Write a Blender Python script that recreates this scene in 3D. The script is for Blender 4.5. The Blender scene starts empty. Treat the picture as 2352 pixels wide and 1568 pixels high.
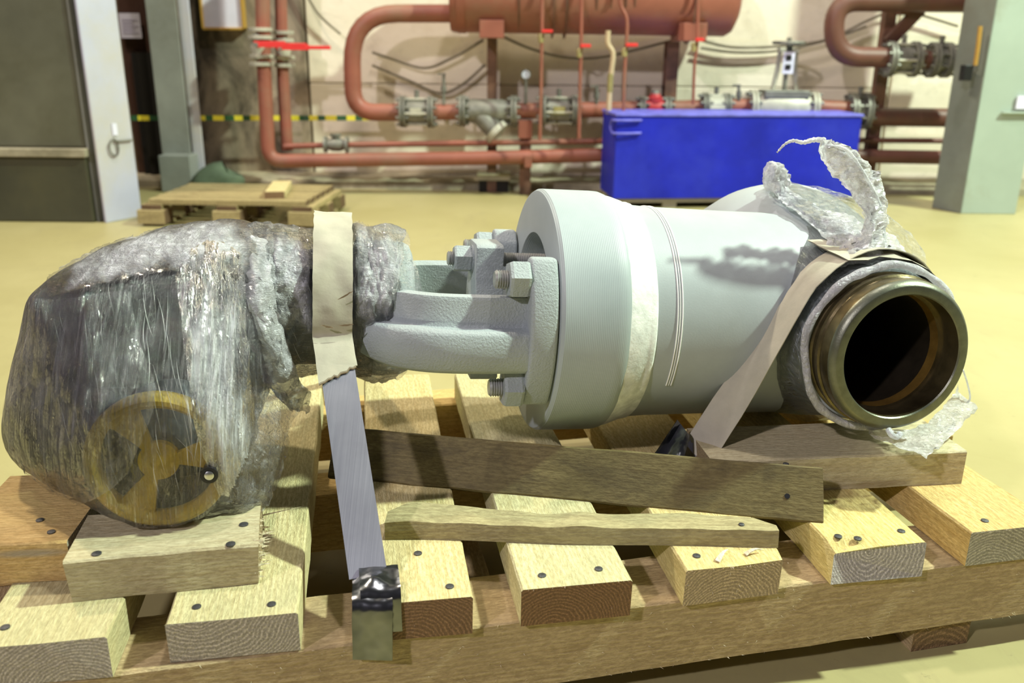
import bpy, bmesh, math, random
import numpy as np
from mathutils import Vector, Matrix, noise
from mathutils.bvhtree import BVHTree

random.seed(7)
SC = bpy.context.scene
COL = SC.collection

# ------------------------------------------------------------------ camera
F, CX, CY = 2035.0, 1176.0, 784.0            # focal length and centre in pixels of the 2352x1568 frame
TILT = math.atan(681 / F)
ROLLC = math.radians(0.56)
HCAM = 0.76
_f = Vector((0, math.cos(TILT), -math.sin(TILT)))
_r0 = Vector((1, 0, 0))
_u0 = Vector((0, math.sin(TILT), math.cos(TILT)))
_r = _r0 * math.cos(ROLLC) + _u0 * math.sin(ROLLC)
_u = _u0 * math.cos(ROLLC) - _r0 * math.sin(ROLLC)
CAMP = Vector((0, 0, HCAM))
cam = bpy.data.cameras.new('camera')
cam_o = bpy.data.objects.new('camera', cam)
COL.objects.link(cam_o)
cam.sensor_width = 36.0
cam.lens = F / 2352 * 36.0
cam.clip_start = 0.02
cam.dof.use_dof = True
cam.dof.focus_distance = 1.15
cam.dof.aperture_fstop = 4.7
cam_o.matrix_world = Matrix(((_r.x, _u.x, -_f.x, 0), (_r.y, _u.y, -_f.y, 0), (_r.z, _u.z, -_f.z, HCAM), (0, 0, 0, 1)))
SC.camera = cam_o

# ------------------------------------------------------------------ light
SC.view_settings.view_transform = 'Standard'
SC.view_settings.look = 'None'
SC.view_settings.gamma = 1.0
SC.view_settings.use_curve_mapping = False
SC.view_settings.exposure = 0.36
world = bpy.data.worlds.new('hall_air')
SC.world = world
world.use_nodes = True
world.node_tree.nodes['Background'].inputs[0].default_value = (0.84, 0.77, 0.84, 1)
world.node_tree.nodes['Background'].inputs[1].default_value = 0.055


def lamp(name, loc, target, power, color, size):
    d = bpy.data.lights.new(name, 'AREA')
    d.shape = 'DISK'
    d.size = size
    d.energy = power
    d.color = color
    o = bpy.data.objects.new(name, d)
    COL.objects.link(o)
    o.location = loc
    o.rotation_euler = (Vector(target) - Vector(loc)).to_track_quat('-Z', 'Y').to_euler()
    return o


lamp('hall_lamp', (4.5, 1.75, 5.0), (0.4, 1.5, 0.3), 600, (0.84, 1.0, 0.80), 0.26)
lamp('hall_lamp', (-5.0, -5.0, 6.2), (0.2, 3.2, 0.5), 350, (0.98, 0.90, 0.98), 0.40)
lamp('hall_lamp', (-2.7, 3.4, 5.4), (-0.2, 2.4, 0.3), 150, (1.0, 0.86, 0.66), 0.35)
lamp('hall_lamp', (0.8, 2.2, 6.4), (0.6, 3.4, 0.3), 110, (1.0, 0.93, 0.88), 0.40)


# ------------------------------------------------------------------ picking world points
def ray(x, y):
    return _f + _r * ((x - CX) / F) - _u * ((y - CY) / F)


def onz(x, y, z):
    d = ray(x, y)
    return CAMP + d * ((z - HCAM) / d.z)


def ony(x, y, Y):
    d = ray(x, y)
    return CAMP + d * (Y / d.y)


# ------------------------------------------------------------------ node helpers
def new_mat(name):
    m = bpy.data.materials.new(name)
    m.use_nodes = True
    nt = m.node_tree
    b = nt.nodes['Principled BSDF']
    return m, nt, b


def N(nt, typ, **kw):
    n = nt.nodes.new(typ)
    for k, v in kw.items():
        if k.startswith('i_'):
            n.inputs[k[2:]].default_value = v
        else:
            setattr(n, k, v)
    return n


def L(nt, a, b):
    nt.links.new(a, b)


def coords(nt, scale=(1, 1, 1), kind='Object', rand=True):
    tc = N(nt, 'ShaderNodeTexCoord')
    mp = N(nt, 'ShaderNodeMapping')
    mp.inputs['Scale'].default_value = scale
    L(nt, tc.outputs[kind], mp.inputs['Vector'])
    if rand:
        oi = N(nt, 'ShaderNodeObjectInfo')
        mu = N(nt, 'ShaderNodeMath', operation='MULTIPLY')
        mu.inputs[1].default_value = 37.0
        L(nt, oi.outputs['Random'], mu.inputs[0])
        ad = N(nt, 'ShaderNodeVectorMath', operation='ADD')
        L(nt, mp.outputs[0], ad.inputs[0])
        L(nt, mu.outputs[0], ad.inputs[1])
        return ad.outputs[0]
    return mp.outputs[0]


def noise_tex(nt, vec, scale, detail=4.0, rough=0.6, dist=0.0):
    n = N(nt, 'ShaderNodeTexNoise')
    n.inputs['Scale'].default_value = scale
    n.inputs['Detail'].default_value = detail
    n.inputs['Roughness'].default_value = rough
    n.inputs['Distortion'].default_value = dist
    L(nt, vec, n.inputs['Vector'])
    return n.outputs['Fac']


def ramp(nt, fac, stops, interp='LINEAR'):
    r = N(nt, 'ShaderNodeValToRGB')
    r.color_ramp.interpolation = interp
    els = r.color_ramp.elements
    while len(els) < len(stops):
        els.new(0.5)
    for e, (p, c) in zip(els, stops):
        e.position = p
        e.color = (c, c, c, 1) if isinstance(c, (int, float)) else (*c, 1)
    L(nt, fac, r.inputs['Fac'])
    return r.outputs['Color']


def mix(nt, fac, a, b, blend='MIX'):
    m = N(nt, 'ShaderNodeMix', data_type='RGBA', blend_type=blend)
    for sock, v in ((m.inputs[0], fac), (m.inputs[6], a), (m.inputs[7], b)):
        if isinstance(v, (int, float)):
            sock.default_value = v if sock == m.inputs[0] else (v, v, v, 1)
        elif isinstance(v, tuple):
            sock.default_value = (*v, 1)
        else:
            L(nt, v, sock)
    return m.outputs[2]


def math_n(nt, op, a, b=None, clamp=False):
    m = N(nt, 'ShaderNodeMath', operation=op)
    m.use_clamp = clamp
    for s, v in ((m.inputs[0], a), (m.inputs[1], b)):
        if v is None:
            continue
        if isinstance(v, (int, float)):
            s.default_value = v
        else:
            L(nt, v, s)
    return m.outputs[0]


def bump(nt, b, height, strength, dist=0.002):
    n = N(nt, 'ShaderNodeBump')
    n.inputs['Strength'].default_value = strength
    n.inputs['Distance'].default_value = dist
    L(nt, height, n.inputs['Height'])
    L(nt, n.outputs[0], b.inputs['Normal'])
    return n


MATS = {}


def paint(name, col, rough=0.5, metal=0.0, var=0.12, scale=14.0, dirt=None, dirt_amt=0.4, bmp=0.15, bscale=160.0, spec=0.5, bdist=0.001):
    m, nt, b = new_mat(name)
    v = coords(nt)
    n1 = noise_tex(nt, v, scale, 5)
    dark = tuple(c * (1 - var) for c in col)
    light = tuple(min(1, c * (1 + var)) for c in col)
    c = ramp(nt, n1, [(0.3, dark), (0.7, light)])
    if dirt:
        n2 = noise_tex(nt, v, scale * 0.45, 7, 0.68, 0.3)
        k = ramp(nt, n2, [(0.48, 0.0), (0.72, dirt_amt)])
        c = mix(nt, k, c, dirt)
    L(nt, c, b.inputs['Base Color'])
    b.inputs['Roughness'].default_value = rough
    b.inputs['Metallic'].default_value = metal
    b.inputs['Specular IOR Level'].default_value = spec
    if bmp:
        bump(nt, b, noise_tex(nt, v, bscale, 4), bmp, bdist)
    MATS[name] = m
    return m


def wood(name, pale, late, end, ring=0.0042, fuzz=0.8, stain=None, stain_amt=0.5, rough=0.75):
    """solid softwood: growth rings around a pith line along local Y, fibres along Y, dark sawn end grain"""
    m, nt, b = new_mat(name)
    tc = N(nt, 'ShaderNodeTexCoord')
    oi = N(nt, 'ShaderNodeObjectInfo')
    sep = N(nt, 'ShaderNodeSeparateXYZ')
    L(nt, tc.outputs['Object'], sep.inputs[0])
    wob = N(nt, 'ShaderNodeMapping')
    wob.inputs['Scale'].default_value = (5, 1.6, 5)
    L(nt, tc.outputs['Object'], wob.inputs[0])
    sh = N(nt, 'ShaderNodeVectorMath', operation='ADD')
    r37 = math_n(nt, 'MULTIPLY', oi.outputs['Random'], 37.0)
    L(nt, wob.outputs[0], sh.inputs[0])
    L(nt, r37, sh.inputs[1])
    nz = noise_tex(nt, sh.outputs[0], 1.3, 2, 0.5)
    px = math_n(nt, 'MULTIPLY', math_n(nt, 'SUBTRACT', oi.outputs['Random'], 0.5), 0.12)
    dx = math_n(nt, 'ADD', sep.outputs['X'], px)
    rz = math_n(nt, 'FRACT', math_n(nt, 'MULTIPLY', oi.outputs['Random'], 7.31))
    dz = math_n(nt, 'ADD', sep.outputs['Z'], math_n(nt, 'SUBTRACT', math_n(nt, 'MULTIPLY', rz, 0.16), 0.03))
    rr = math_n(nt, 'SQRT', math_n(nt, 'ADD', math_n(nt, 'MULTIPLY', dx, dx), math_n(nt, 'MULTIPLY', dz, dz)))
    rr = math_n(nt, 'ADD', rr, math_n(nt, 'MULTIPLY', nz, 0.06))
    nz2 = noise_tex(nt, sh.outputs[0], 9.0, 3, 0.6)
    rr = math_n(nt, 'ADD', rr, math_n(nt, 'MULTIPLY', nz2, 0.010))
    ph = math_n(nt, 'MULTIPLY', rr, 2 * math.pi / ring)
    sn = math_n(nt, 'ADD', math_n(nt, 'MULTIPLY', math_n(nt, 'SINE', ph), 0.5), 0.5)
    sn = math_n(nt, 'POWER', sn, 2.5)
    fib = N(nt, 'ShaderNodeMapping')
    fib.inputs['Scale'].default_value = (260, 9, 260)
    L(nt, tc.outputs['Object'], fib.inputs[0])
    fn = noise_tex(nt, fib.outputs[0], 1.0, 4, 0.65)
    c = mix(nt, math_n(nt, 'MULTIPLY', sn, 0.36), pale, late)
    c = mix(nt, ramp(nt, fn, [(0.38, 0.6), (0.60, 0.0)]), c, late)
    fz = N(nt, 'ShaderNodeMapping')
    fz.inputs['Scale'].default_value = (330, 90, 330)
    L(nt, tc.outputs['Object'], fz.inputs[0])
    fzn = noise_tex(nt, fz.outputs[0], 1.0, 3, 0.7)
    c = mix(nt, ramp(nt, fzn, [(0.42, 0.45), (0.56, 0.0)]), c, tuple(x * 0.62 for x in late))
    bl = noise_tex(nt, sh.outputs[0], 3.0, 4, 0.6)
    c = mix(nt, ramp(nt, bl, [(0.35, 0.35), (0.6, 0.0)]), c, tuple(x * 0.7 for x in pale))
    # tone of each piece
    tone = math_n(nt, 'ADD', math_n(nt, 'MULTIPLY', oi.outputs['Random'], 0.22), 0.88)
    c = mix(nt, 1.0, c, tone, 'MULTIPLY')
    if stain:
        sn2 = noise_tex(nt, sh.outputs[0], 4.2, 6, 0.7, 0.4)
        c = mix(nt, ramp(nt, sn2, [(0.5, 0.0), (0.72, stain_amt)]), c, stain)
    # knots
    kv = N(nt, 'ShaderNodeMapping')
    kv.inputs['Scale'].default_value = (9, 3.4, 9)
    L(nt, sh.outputs[0], kv.inputs[0])
    vor = N(nt, 'ShaderNodeTexVoronoi')
    vor.inputs['Scale'].default_value = 0.32
    L(nt, kv.outputs[0], vor.inputs['Vector'])
    c = mix(nt, ramp(nt, vor.outputs['Distance'], [(0.05, 0.75), (0.10, 0.0)]), c, end)
    nrm = N(nt, 'ShaderNodeSeparateXYZ')
    L(nt, tc.outputs['Normal'], nrm.inputs[0])
    endm = ramp(nt, math_n(nt, 'ABSOLUTE', nrm.outputs['Y']), [(0.6, 0.0), (0.85, 1.0)])
    gr = N(nt, 'ShaderNodeMapping')
    gr.inputs['Scale'].default_value = (420, 420, 420)
    L(nt, tc.outputs['Object'], gr.inputs[0])
    gn = noise_tex(nt, gr.outputs[0], 1.0, 3, 0.7)
    ec = mix(nt, math_n(nt, 'MULTIPLY', sn, 0.8), end, tuple(min(1, e * 1.9) for e in end))
    ec = mix(nt, ramp(nt, gn, [(0.42, 0.5), (0.58, 0.0)]), ec, tuple(e * 0.45 for e in end))
    c = mix(nt, endm, c, ec)
    L(nt, c, b.inputs['Base Color'])
    b.inputs['Roughness'].default_value = rough
    b.inputs['Specular IOR Level'].default_value = 0.25
    hh = math_n(nt, 'ADD', math_n(nt, 'MULTIPLY', fn, 0.6), math_n(nt, 'MULTIPLY', fzn, 0.9))
    bump(nt, b, hh, fuzz, 0.0022)
    MATS[name] = m
    return m


wood('pine', (0.72, 0.62, 0.34), (0.50, 0.37, 0.15), (0.21, 0.125, 0.065))
wood('pine_grey', (0.66, 0.60, 0.34), (0.45, 0.36, 0.17), (0.40, 0.36, 0.30), stain=(0.30, 0.30, 0.17), stain_amt=0.40)
wood('pine_brown_end', (0.66, 0.61, 0.36), (0.44, 0.36, 0.17), (0.20, 0.115, 0.055), stain=(0.24, 0.25, 0.14), stain_amt=0.55)
wood('pine_beige_end', (0.72, 0.61, 0.30), (0.50, 0.36, 0.13), (0.40, 0.31, 0.19))
wood('pine_yellow', (0.74, 0.62, 0.27), (0.52, 0.38, 0.12), (0.42, 0.39, 0.36))
wood('pine_orange', (0.72, 0.53, 0.23), (0.49, 0.31, 0.10), (0.36, 0.33, 0.25))
wood('bearer_wood', (0.62, 0.56, 0.36), (0.42, 0.33, 0.18), (0.30, 0.23, 0.13), stain=(0.40, 0.34, 0.22), stain_amt=0.4)
wood('beam_wood', (0.60, 0.46, 0.26), (0.37, 0.26, 0.13), (0.22, 0.14, 0.07), fuzz=1.0, ring=0.008)
wood('old_plank', (0.205, 0.165, 0.070), (0.115, 0.085, 0.032), (0.10, 0.06, 0.03), fuzz=0.4, stain=(0.035, 0.026, 0.016), stain_amt=0.7, rough=0.6)
wood('bark_stick', (0.50, 0.44, 0.24), (0.32, 0.26, 0.13), (0.28, 0.20, 0.11), stain=(0.13, 0.10, 0.05), stain_amt=0.55)
wood('splinter_wood', (0.85, 0.76, 0.58), (0.72, 0.6, 0.4), (0.7, 0.55, 0.36), fuzz=0.8)
wood('pallet_old', (0.46, 0.37, 0.18), (0.28, 0.21, 0.10), (0.13, 0.08, 0.045), stain=(0.14, 0.10, 0.05), stain_amt=0.5)

paint('grey_paint', (0.365, 0.405, 0.42), 0.52, var=0.05, bmp=0.12, bscale=420, dirt=(0.30, 0.31, 0.31), dirt_amt=0.35)
paint('cast_paint', (0.36, 0.40, 0.41), 0.55, var=0.06, bmp=0.75, bscale=330, bdist=0.0022)
paint('weld_ring', (0.80, 0.82, 0.80), 0.7, var=0.2, scale=60, bmp=0.6, bscale=200, dirt=(0.5, 0.56, 0.53), dirt_amt=0.6)
paint('score_white', (0.9, 0.9, 0.88), 0.6, var=0.05)
paint('stud_grey', (0.34, 0.35, 0.34), 0.42, metal=0.35, var=0.2, scale=80)
paint('kraft', (0.43, 0.40, 0.315), 0.8, var=0.10, scale=26, bmp=0.25, bscale=90, dirt=(0.52, 0.475, 0.36), dirt_amt=0.5, bdist=0.002)
paint('kraft_edge', (0.16, 0.11, 0.06), 0.9)
paint('actuator_dark', (0.055, 0.052, 0.070), 0.45, var=0.25, scale=9, dirt=(0.10, 0.055, 0.06), dirt_amt=0.7)
paint('actuator_black', (0.012, 0.013, 0.017), 0.35)
paint('actuator_grey', (0.13, 0.145, 0.16), 0.5)
paint('wheel_yellow', (0.92, 0.68, 0.10), 0.4, var=0.08, dirt=(0.45, 0.27, 0.05), dirt_amt=0.5)
paint('rubber', (0.01, 0.01, 0.012), 0.4)
paint('bright_steel', (0.62, 0.63, 0.62), 0.3, metal=1.0, var=0.1)
paint('nail_steel', (0.10, 0.10, 0.105), 0.4, metal=0.7, var=0.3, scale=400, bmp=0.5, bscale=900)
paint('oily_steel', (0.17, 0.135, 0.065), 0.27, metal=0.75, var=0.4, scale=22, dirt=(0.03, 0.022, 0.01), dirt_amt=0.9)
paint('ring_face', (0.16, 0.165, 0.125), 0.38, metal=0.8, var=0.18, scale=60, bmp=0.2, bscale=500)
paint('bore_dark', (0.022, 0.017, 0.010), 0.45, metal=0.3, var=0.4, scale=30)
paint('seat_gold', (0.42, 0.25, 0.06), 0.33, metal=0.8, var=0.3, scale=30)

paint('pipe_red', (0.27, 0.085, 0.055), 0.5, var=0.18, scale=5, dirt=(0.23, 0.155, 0.10), dirt_amt=0.7, bmp=0.05)
paint('pipe_red_dark', (0.13, 0.05, 0.034), 0.5, var=0.2, scale=5, dirt=(0.10, 0.07, 0.05), dirt_amt=0.6, bmp=0.05)
paint('fitting_grey', (0.20, 0.195, 0.165), 0.5, metal=0.3, var=0.3, scale=18, dirt=(0.09, 0.08, 0.06), dirt_amt=0.7)
paint('fitting_pale', (0.46, 0.44, 0.36), 0.5, metal=0.2, var=0.2, scale=14, dirt=(0.2, 0.18, 0.12), dirt_amt=0.5)
paint('handle_red', (0.72, 0.035, 0.035), 0.4, var=0.06)
paint('valve_red', (0.42, 0.03, 0.035), 0.45, var=0.1)
paint('steel_post_rust', (0.16, 0.075, 0.045), 0.6, var=0.3, dirt=(0.03, 0.02, 0.015), dirt_amt=0.8)
paint('brass', (0.42, 0.36, 0.16), 0.4, metal=0.5)
paint('hose', (0.5, 0.38, 0.24), 0.55)
paint('cable', (0.20, 0.17, 0.12), 0.7)
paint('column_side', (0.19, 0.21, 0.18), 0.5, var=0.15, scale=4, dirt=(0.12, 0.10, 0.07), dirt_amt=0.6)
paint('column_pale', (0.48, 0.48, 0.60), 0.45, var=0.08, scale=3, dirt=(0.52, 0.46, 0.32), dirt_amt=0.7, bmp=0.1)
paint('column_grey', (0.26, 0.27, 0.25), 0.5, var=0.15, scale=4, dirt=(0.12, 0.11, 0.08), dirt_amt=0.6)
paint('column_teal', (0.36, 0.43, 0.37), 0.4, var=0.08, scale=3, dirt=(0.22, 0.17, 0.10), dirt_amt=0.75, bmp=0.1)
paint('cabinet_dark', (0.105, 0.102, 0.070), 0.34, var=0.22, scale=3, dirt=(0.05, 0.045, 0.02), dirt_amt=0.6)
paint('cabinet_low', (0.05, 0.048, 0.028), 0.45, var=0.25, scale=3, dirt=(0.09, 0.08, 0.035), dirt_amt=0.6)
paint('dark_void', (0.012, 0.010, 0.008), 0.9)
paint('door_brown', (0.07, 0.030, 0.020), 0.6)
paint('paper_white', (0.72, 0.70, 0.86), 0.6, var=0.05, scale=8)
paint('paper_ink', (0.42, 0.38, 0.52), 0.7)
paint('frame_ochre', (0.45, 0.26, 0.05), 0.5)
paint('tape_yellow', (0.82, 0.70, 0.05), 0.5)
paint('tape_green', (0.03, 0.10, 0.04), 0.5)
paint('box_blue', (0.009, 0.016, 0.40), 0.5, var=0.2, scale=5, spec=0.3, dirt=(0.03, 0.045, 0.50), dirt_amt=0.6, bmp=0.08)
paint('box_edge', (0.13, 0.13, 0.58), 0.5, var=0.3, scale=16)
paint('chip_white', (0.75, 0.75, 0.80), 0.6)
paint('kerb', (0.33, 0.29, 0.20), 0.9, var=0.3, scale=9, dirt=(0.12, 0.10, 0.05), dirt_amt=0.8, bmp=0.5, bscale=40)
paint('bag_green', (0.10, 0.135, 0.085), 0.8, var=0.25)
paint('tank_white', (0.7, 0.7, 0.72), 0.5)
paint('gauge_face', (0.62, 0.66, 0.78), 0.3)


def metal_strap():
    m, nt, b = new_mat('strap_steel')
    v = coords(nt, (900, 6, 6))
    n1 = noise_tex(nt, v, 1.0, 3)
    n2 = noise_tex(nt, coords(nt, (9, 9, 9)), 1.0, 4)
    c = ramp(nt, n1, [(0.3, (0.36, 0.37, 0.44)), (0.7, (0.50, 0.51, 0.58))])
    c = mix(nt, ramp(nt, n2, [(0.4, 0.0), (0.7, 0.5)]), c, (0.28, 0.28, 0.34))
    L(nt, c, b.inputs['Base Color'])
    b.inputs['Metallic'].default_value = 0.85
    b.inputs['Roughness'].default_value = 0.38
    bump(nt, b, n1, 0.08, 0.001)
    MATS['strap_steel'] = m
    m2, nt, b = new_mat('strap_shiny')
    n2 = noise_tex(nt, coords(nt, (30, 30, 30)), 1.0, 2)
    L(nt, ramp(nt, n2, [(0.3, (0.13, 0.14, 0.15)), (0.7, (0.25, 0.26, 0.28))]), b.inputs['Base Color'])
    b.inputs['Metallic'].default_value = 1.0
    b.inputs['Roughness'].default_value = 0.22
    bump(nt, b, n2, 0.5, 0.006)
    MATS['strap_shiny'] = m2


metal_strap()


def turned_paint():
    m, nt, b = new_mat('turned_paint')
    v = coords(nt, (1, 1, 1), rand=False)
    w = N(nt, 'ShaderNodeTexWave', wave_type='BANDS', bands_direction='X')
    w.inputs['Scale'].default_value = 128.0
    w.inputs['Distortion'].default_value = 0.6
    w.inputs['Detail'].default_value = 1.0
    L(nt, v, w.inputs['Vector'])
    n1 = noise_tex(nt, v, 9, 5)
    L(nt, ramp(nt, n1, [(0.3, (0.34, 0.39, 0.405)), (0.7, (0.40, 0.45, 0.465))]), b.inputs['Base Color'])
    b.inputs['Roughness'].default_value = 0.48
    bump(nt, b, w.outputs['Fac'], 0.16, 0.0007)
    MATS['turned_paint'] = m


turned_paint()


def film(name, base, streak, tint=(0.93, 0.93, 1.0), sc=(260, 16, 16), bstr=0.9, fade=False):
    """stretch film: mostly see-through, milky where folded and streaked; the white also paints in lamp reflections"""
    m, nt, b = new_mat(name)
    v = coords(nt, sc, rand=False)
    n1 = noise_tex(nt, v, 1.0, 5, 0.7, 0.6)
    v2 = coords(nt, (22, 22, 22), rand=False)
    n2 = noise_tex(nt, v2, 1.0, 4, 0.6, 0.5)
    v3 = coords(nt, (sc[0] * 0.5, sc[1] * 3.2, sc[2] * 3.2), rand=False)
    n3 = noise_tex(nt, v3, 1.0, 3, 0.6, 1.5)
    st = ramp(nt, n1, [(0.50, 0.0), (0.70, 1.0)])
    la = ramp(nt, n2, [(0.42, 0.0), (0.72, 1.0)])
    fac = math_n(nt, 'ADD', math_n(nt, 'MULTIPLY', st, streak), base)
    fac = math_n(nt, 'ADD', fac, math_n(nt, 'MULTIPLY', la, streak * 0.45), True)
    if fade:
        at = N(nt, 'ShaderNodeAttribute', attribute_name='layers')
        fac = math_n(nt, 'MULTIPLY', fac, at.outputs['Fac'], True)
    b.inputs['Base Color'].default_value = (*tint, 1)
    b.inputs['Roughness'].default_value = 0.20
    b.inputs['Specular IOR Level'].default_value = 0.9
    hh = math_n(nt, 'ADD', n1, math_n(nt, 'MULTIPLY', n3, 0.8))
    bn = bump(nt, b, hh, bstr, 0.007)
    tr = N(nt, 'ShaderNodeBsdfTransparent')
    tr.inputs[0].default_value = (0.97, 0.97, 0.98, 1)
    gl = N(nt, 'ShaderNodeBsdfGlossy')
    gl.inputs['Roughness'].default_value = 0.09
    L(nt, bn.outputs[0], gl.inputs['Normal'])
    m1 = N(nt, 'ShaderNodeMixShader')
    fr = N(nt, 'ShaderNodeFresnel')
    fr.inputs['IOR'].default_value = 1.5
    L(nt, bn.outputs[0], fr.inputs['Normal'])
    L(nt, math_n(nt, 'MULTIPLY', fr.outputs[0], 1.6, True), m1.inputs[0])
    L(nt, tr.outputs[0], m1.inputs[1])
    L(nt, gl.outputs[0], m1.inputs[2])
    m2 = N(nt, 'ShaderNodeMixShader')
    L(nt, fac, m2.inputs[0])
    L(nt, m1.outputs[0], m2.inputs[1])
    tl_ = N(nt, 'ShaderNodeBsdfTranslucent')
    tl_.inputs[0].default_value = (0.97, 0.97, 1.0, 1)
    m3 = N(nt, 'ShaderNodeMixShader')
    m3.inputs[0].default_value = 0.42
    L(nt, b.outputs[0], m3.inputs[1])
    L(nt, tl_.outputs[0], m3.inputs[2])
    L(nt, m3.outputs[0], m2.inputs[2])
    L(nt, m2.outputs[0], nt.nodes['Material Output'].inputs['Surface'])
    MATS[name] = m
    return m


film('film', 0.0, 0.20, sc=(300, 14, 14))
film('film_clear', 0.02, 0.28, sc=(90, 60, 60))
film('film_white', 0.42, 0.85, sc=(70, 70, 110), bstr=0.9)
film('film_streak', 0.22, 1.1, sc=(330, 20, 12), fade=True)  # milky folds, plus painted white for lamps reflecting in them
film('film_top', 0.50, 0.9, sc=(90, 40, 120), fade=True)  # white put into the top layer where lamps would reflect
film('film_neck', 0.48, 0.9, sc=(110, 60, 60), fade=True)
film('film_bundle', 0.55, 0.5, sc=(120, 40, 40))
film('crease_glint', 0.55, 0.3, tint=(0.97, 0.97, 1.0))  # near-opaque white, a painted sparkle on the creases


def floor_mat():
    m, nt, b = new_mat('floor_concrete')
    v = coords(nt, rand=False)
    n1 = noise_tex(nt, v, 1.1, 6, 0.62, 0.3)
    n2 = noise_tex(nt, v, 9, 8, 0.7)
    n3 = noise_tex(nt, coords(nt, (3.2, 1.1, 1), rand=False), 2.2, 6, 0.7, 0.8)
    c = ramp(nt, n1, [(0.3, (0.33, 0.285, 0.12)), (0.7, (0.42, 0.37, 0.18))])
    c = mix(nt, ramp(nt, n2, [(0.5, 0.0), (0.75, 0.45)]), c, (0.33, 0.275, 0.13))
    c = mix(nt, ramp(nt, n3, [(0.55, 0.0), (0.78, 0.5)]), c, (0.27, 0.225, 0.12))
    sp = noise_tex(nt, v, 46, 4, 0.6)
    c = mix(nt, ramp(nt, sp, [(0.66, 0.0), (0.74, 0.6)]), c, (0.17, 0.15, 0.08))
    L(nt, c, b.inputs['Base Color'])
    b.inputs['Roughness'].default_value = 0.46
    bump(nt, b, n2, 0.2, 0.004)
    MATS['floor'] = m


floor_mat()


def wall_mat(name, a, bcol, stain, s0, s1, amt):
    m, nt, b = new_mat(name)
    v = coords(nt, rand=False)
    n1 = noise_tex(nt, v, 2.2, 6, 0.6)
    n2 = noise_tex(nt, coords(nt, (1.5, 1.5, 0.9), rand=False), 1.6, 8, 0.66, 0.6)
    n3 = noise_tex(nt, v, 14, 6, 0.7)
    c = ramp(nt, n1, [(0.3, a), (0.7, bcol)])
    c = mix(nt, ramp(nt, n2, [(s0, 0.0), (s1, amt)]), c, stain)
    c = mix(nt, ramp(nt, n3, [(0.56, 0.0), (0.76, 0.4)]), c, tuple(x * 0.55 for x in a))
    L(nt, c, b.inputs['Base Color'])
    b.inputs['Roughness'].default_value = 0.85
    bump(nt, b, n3, 0.4, 0.01)
    MATS[name] = m


wall_mat('wall_cream', (0.74, 0.65, 0.51), (0.84, 0.76, 0.63), (0.42, 0.33, 0.20), 0.55, 0.8, 0.6)
wall_mat('wall_dirty', (0.36, 0.28, 0.20), (0.50, 0.40, 0.29), (0.035, 0.027, 0.018), 0.42, 0.62, 0.95)


# ------------------------------------------------------------------ mesh helpers
def mk(name, verts, faces, mat, parent=None, smooth=None, mw=None):
    me = bpy.data.meshes.new(name)
    me.from_pydata([tuple(v) for v in verts], [], faces)
    me.validate()
    bm = bmesh.new()
    bm.from_mesh(me)
    bmesh.ops.recalc_face_normals(bm, faces=bm.faces)
    bm.to_mesh(me)
    bm.free()
    return fin(name, me, mat, parent, smooth, mw)


def fin(name, me, mat, parent=None, smooth=None, mw=None):
    me.name = name
    me.materials.append(MATS[mat] if isinstance(mat, str) else mat)
    if smooth is not None:
        me.shade_smooth()
        if smooth < 180:
            me.set_sharp_from_angle(angle=math.radians(smooth))
    o = bpy.data.objects.new(name, me)
    COL.objects.link(o)
    if parent:
        o.parent = parent
    if mw is not None:
        o.matrix_world = mw
    return o


def from_bm(name, bm, mat, parent=None, smooth=None, mw=None):
    bmesh.ops.recalc_face_normals(bm, faces=bm.faces)
    me = bpy.data.meshes.new(name)
    bm.to_mesh(me)
    bm.free()
    return fin(name, me, mat, parent, smooth, mw)


def tag(o, label, cat, group=None):
    o['label'] = label
    o['category'] = cat
    if group:
        o['group'] = group
    return o


def struct(o):
    o['kind'] = 'structure'
    return o


def empty(name, mw, label, cat, group=None):
    o = bpy.data.objects.new(name, None)
    o.empty_display_size = 0.05
    COL.objects.link(o)
    o.matrix_world = mw if isinstance(mw, Matrix) else Matrix.Translation(Vector(mw))
    return tag(o, label, cat, group)


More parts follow.
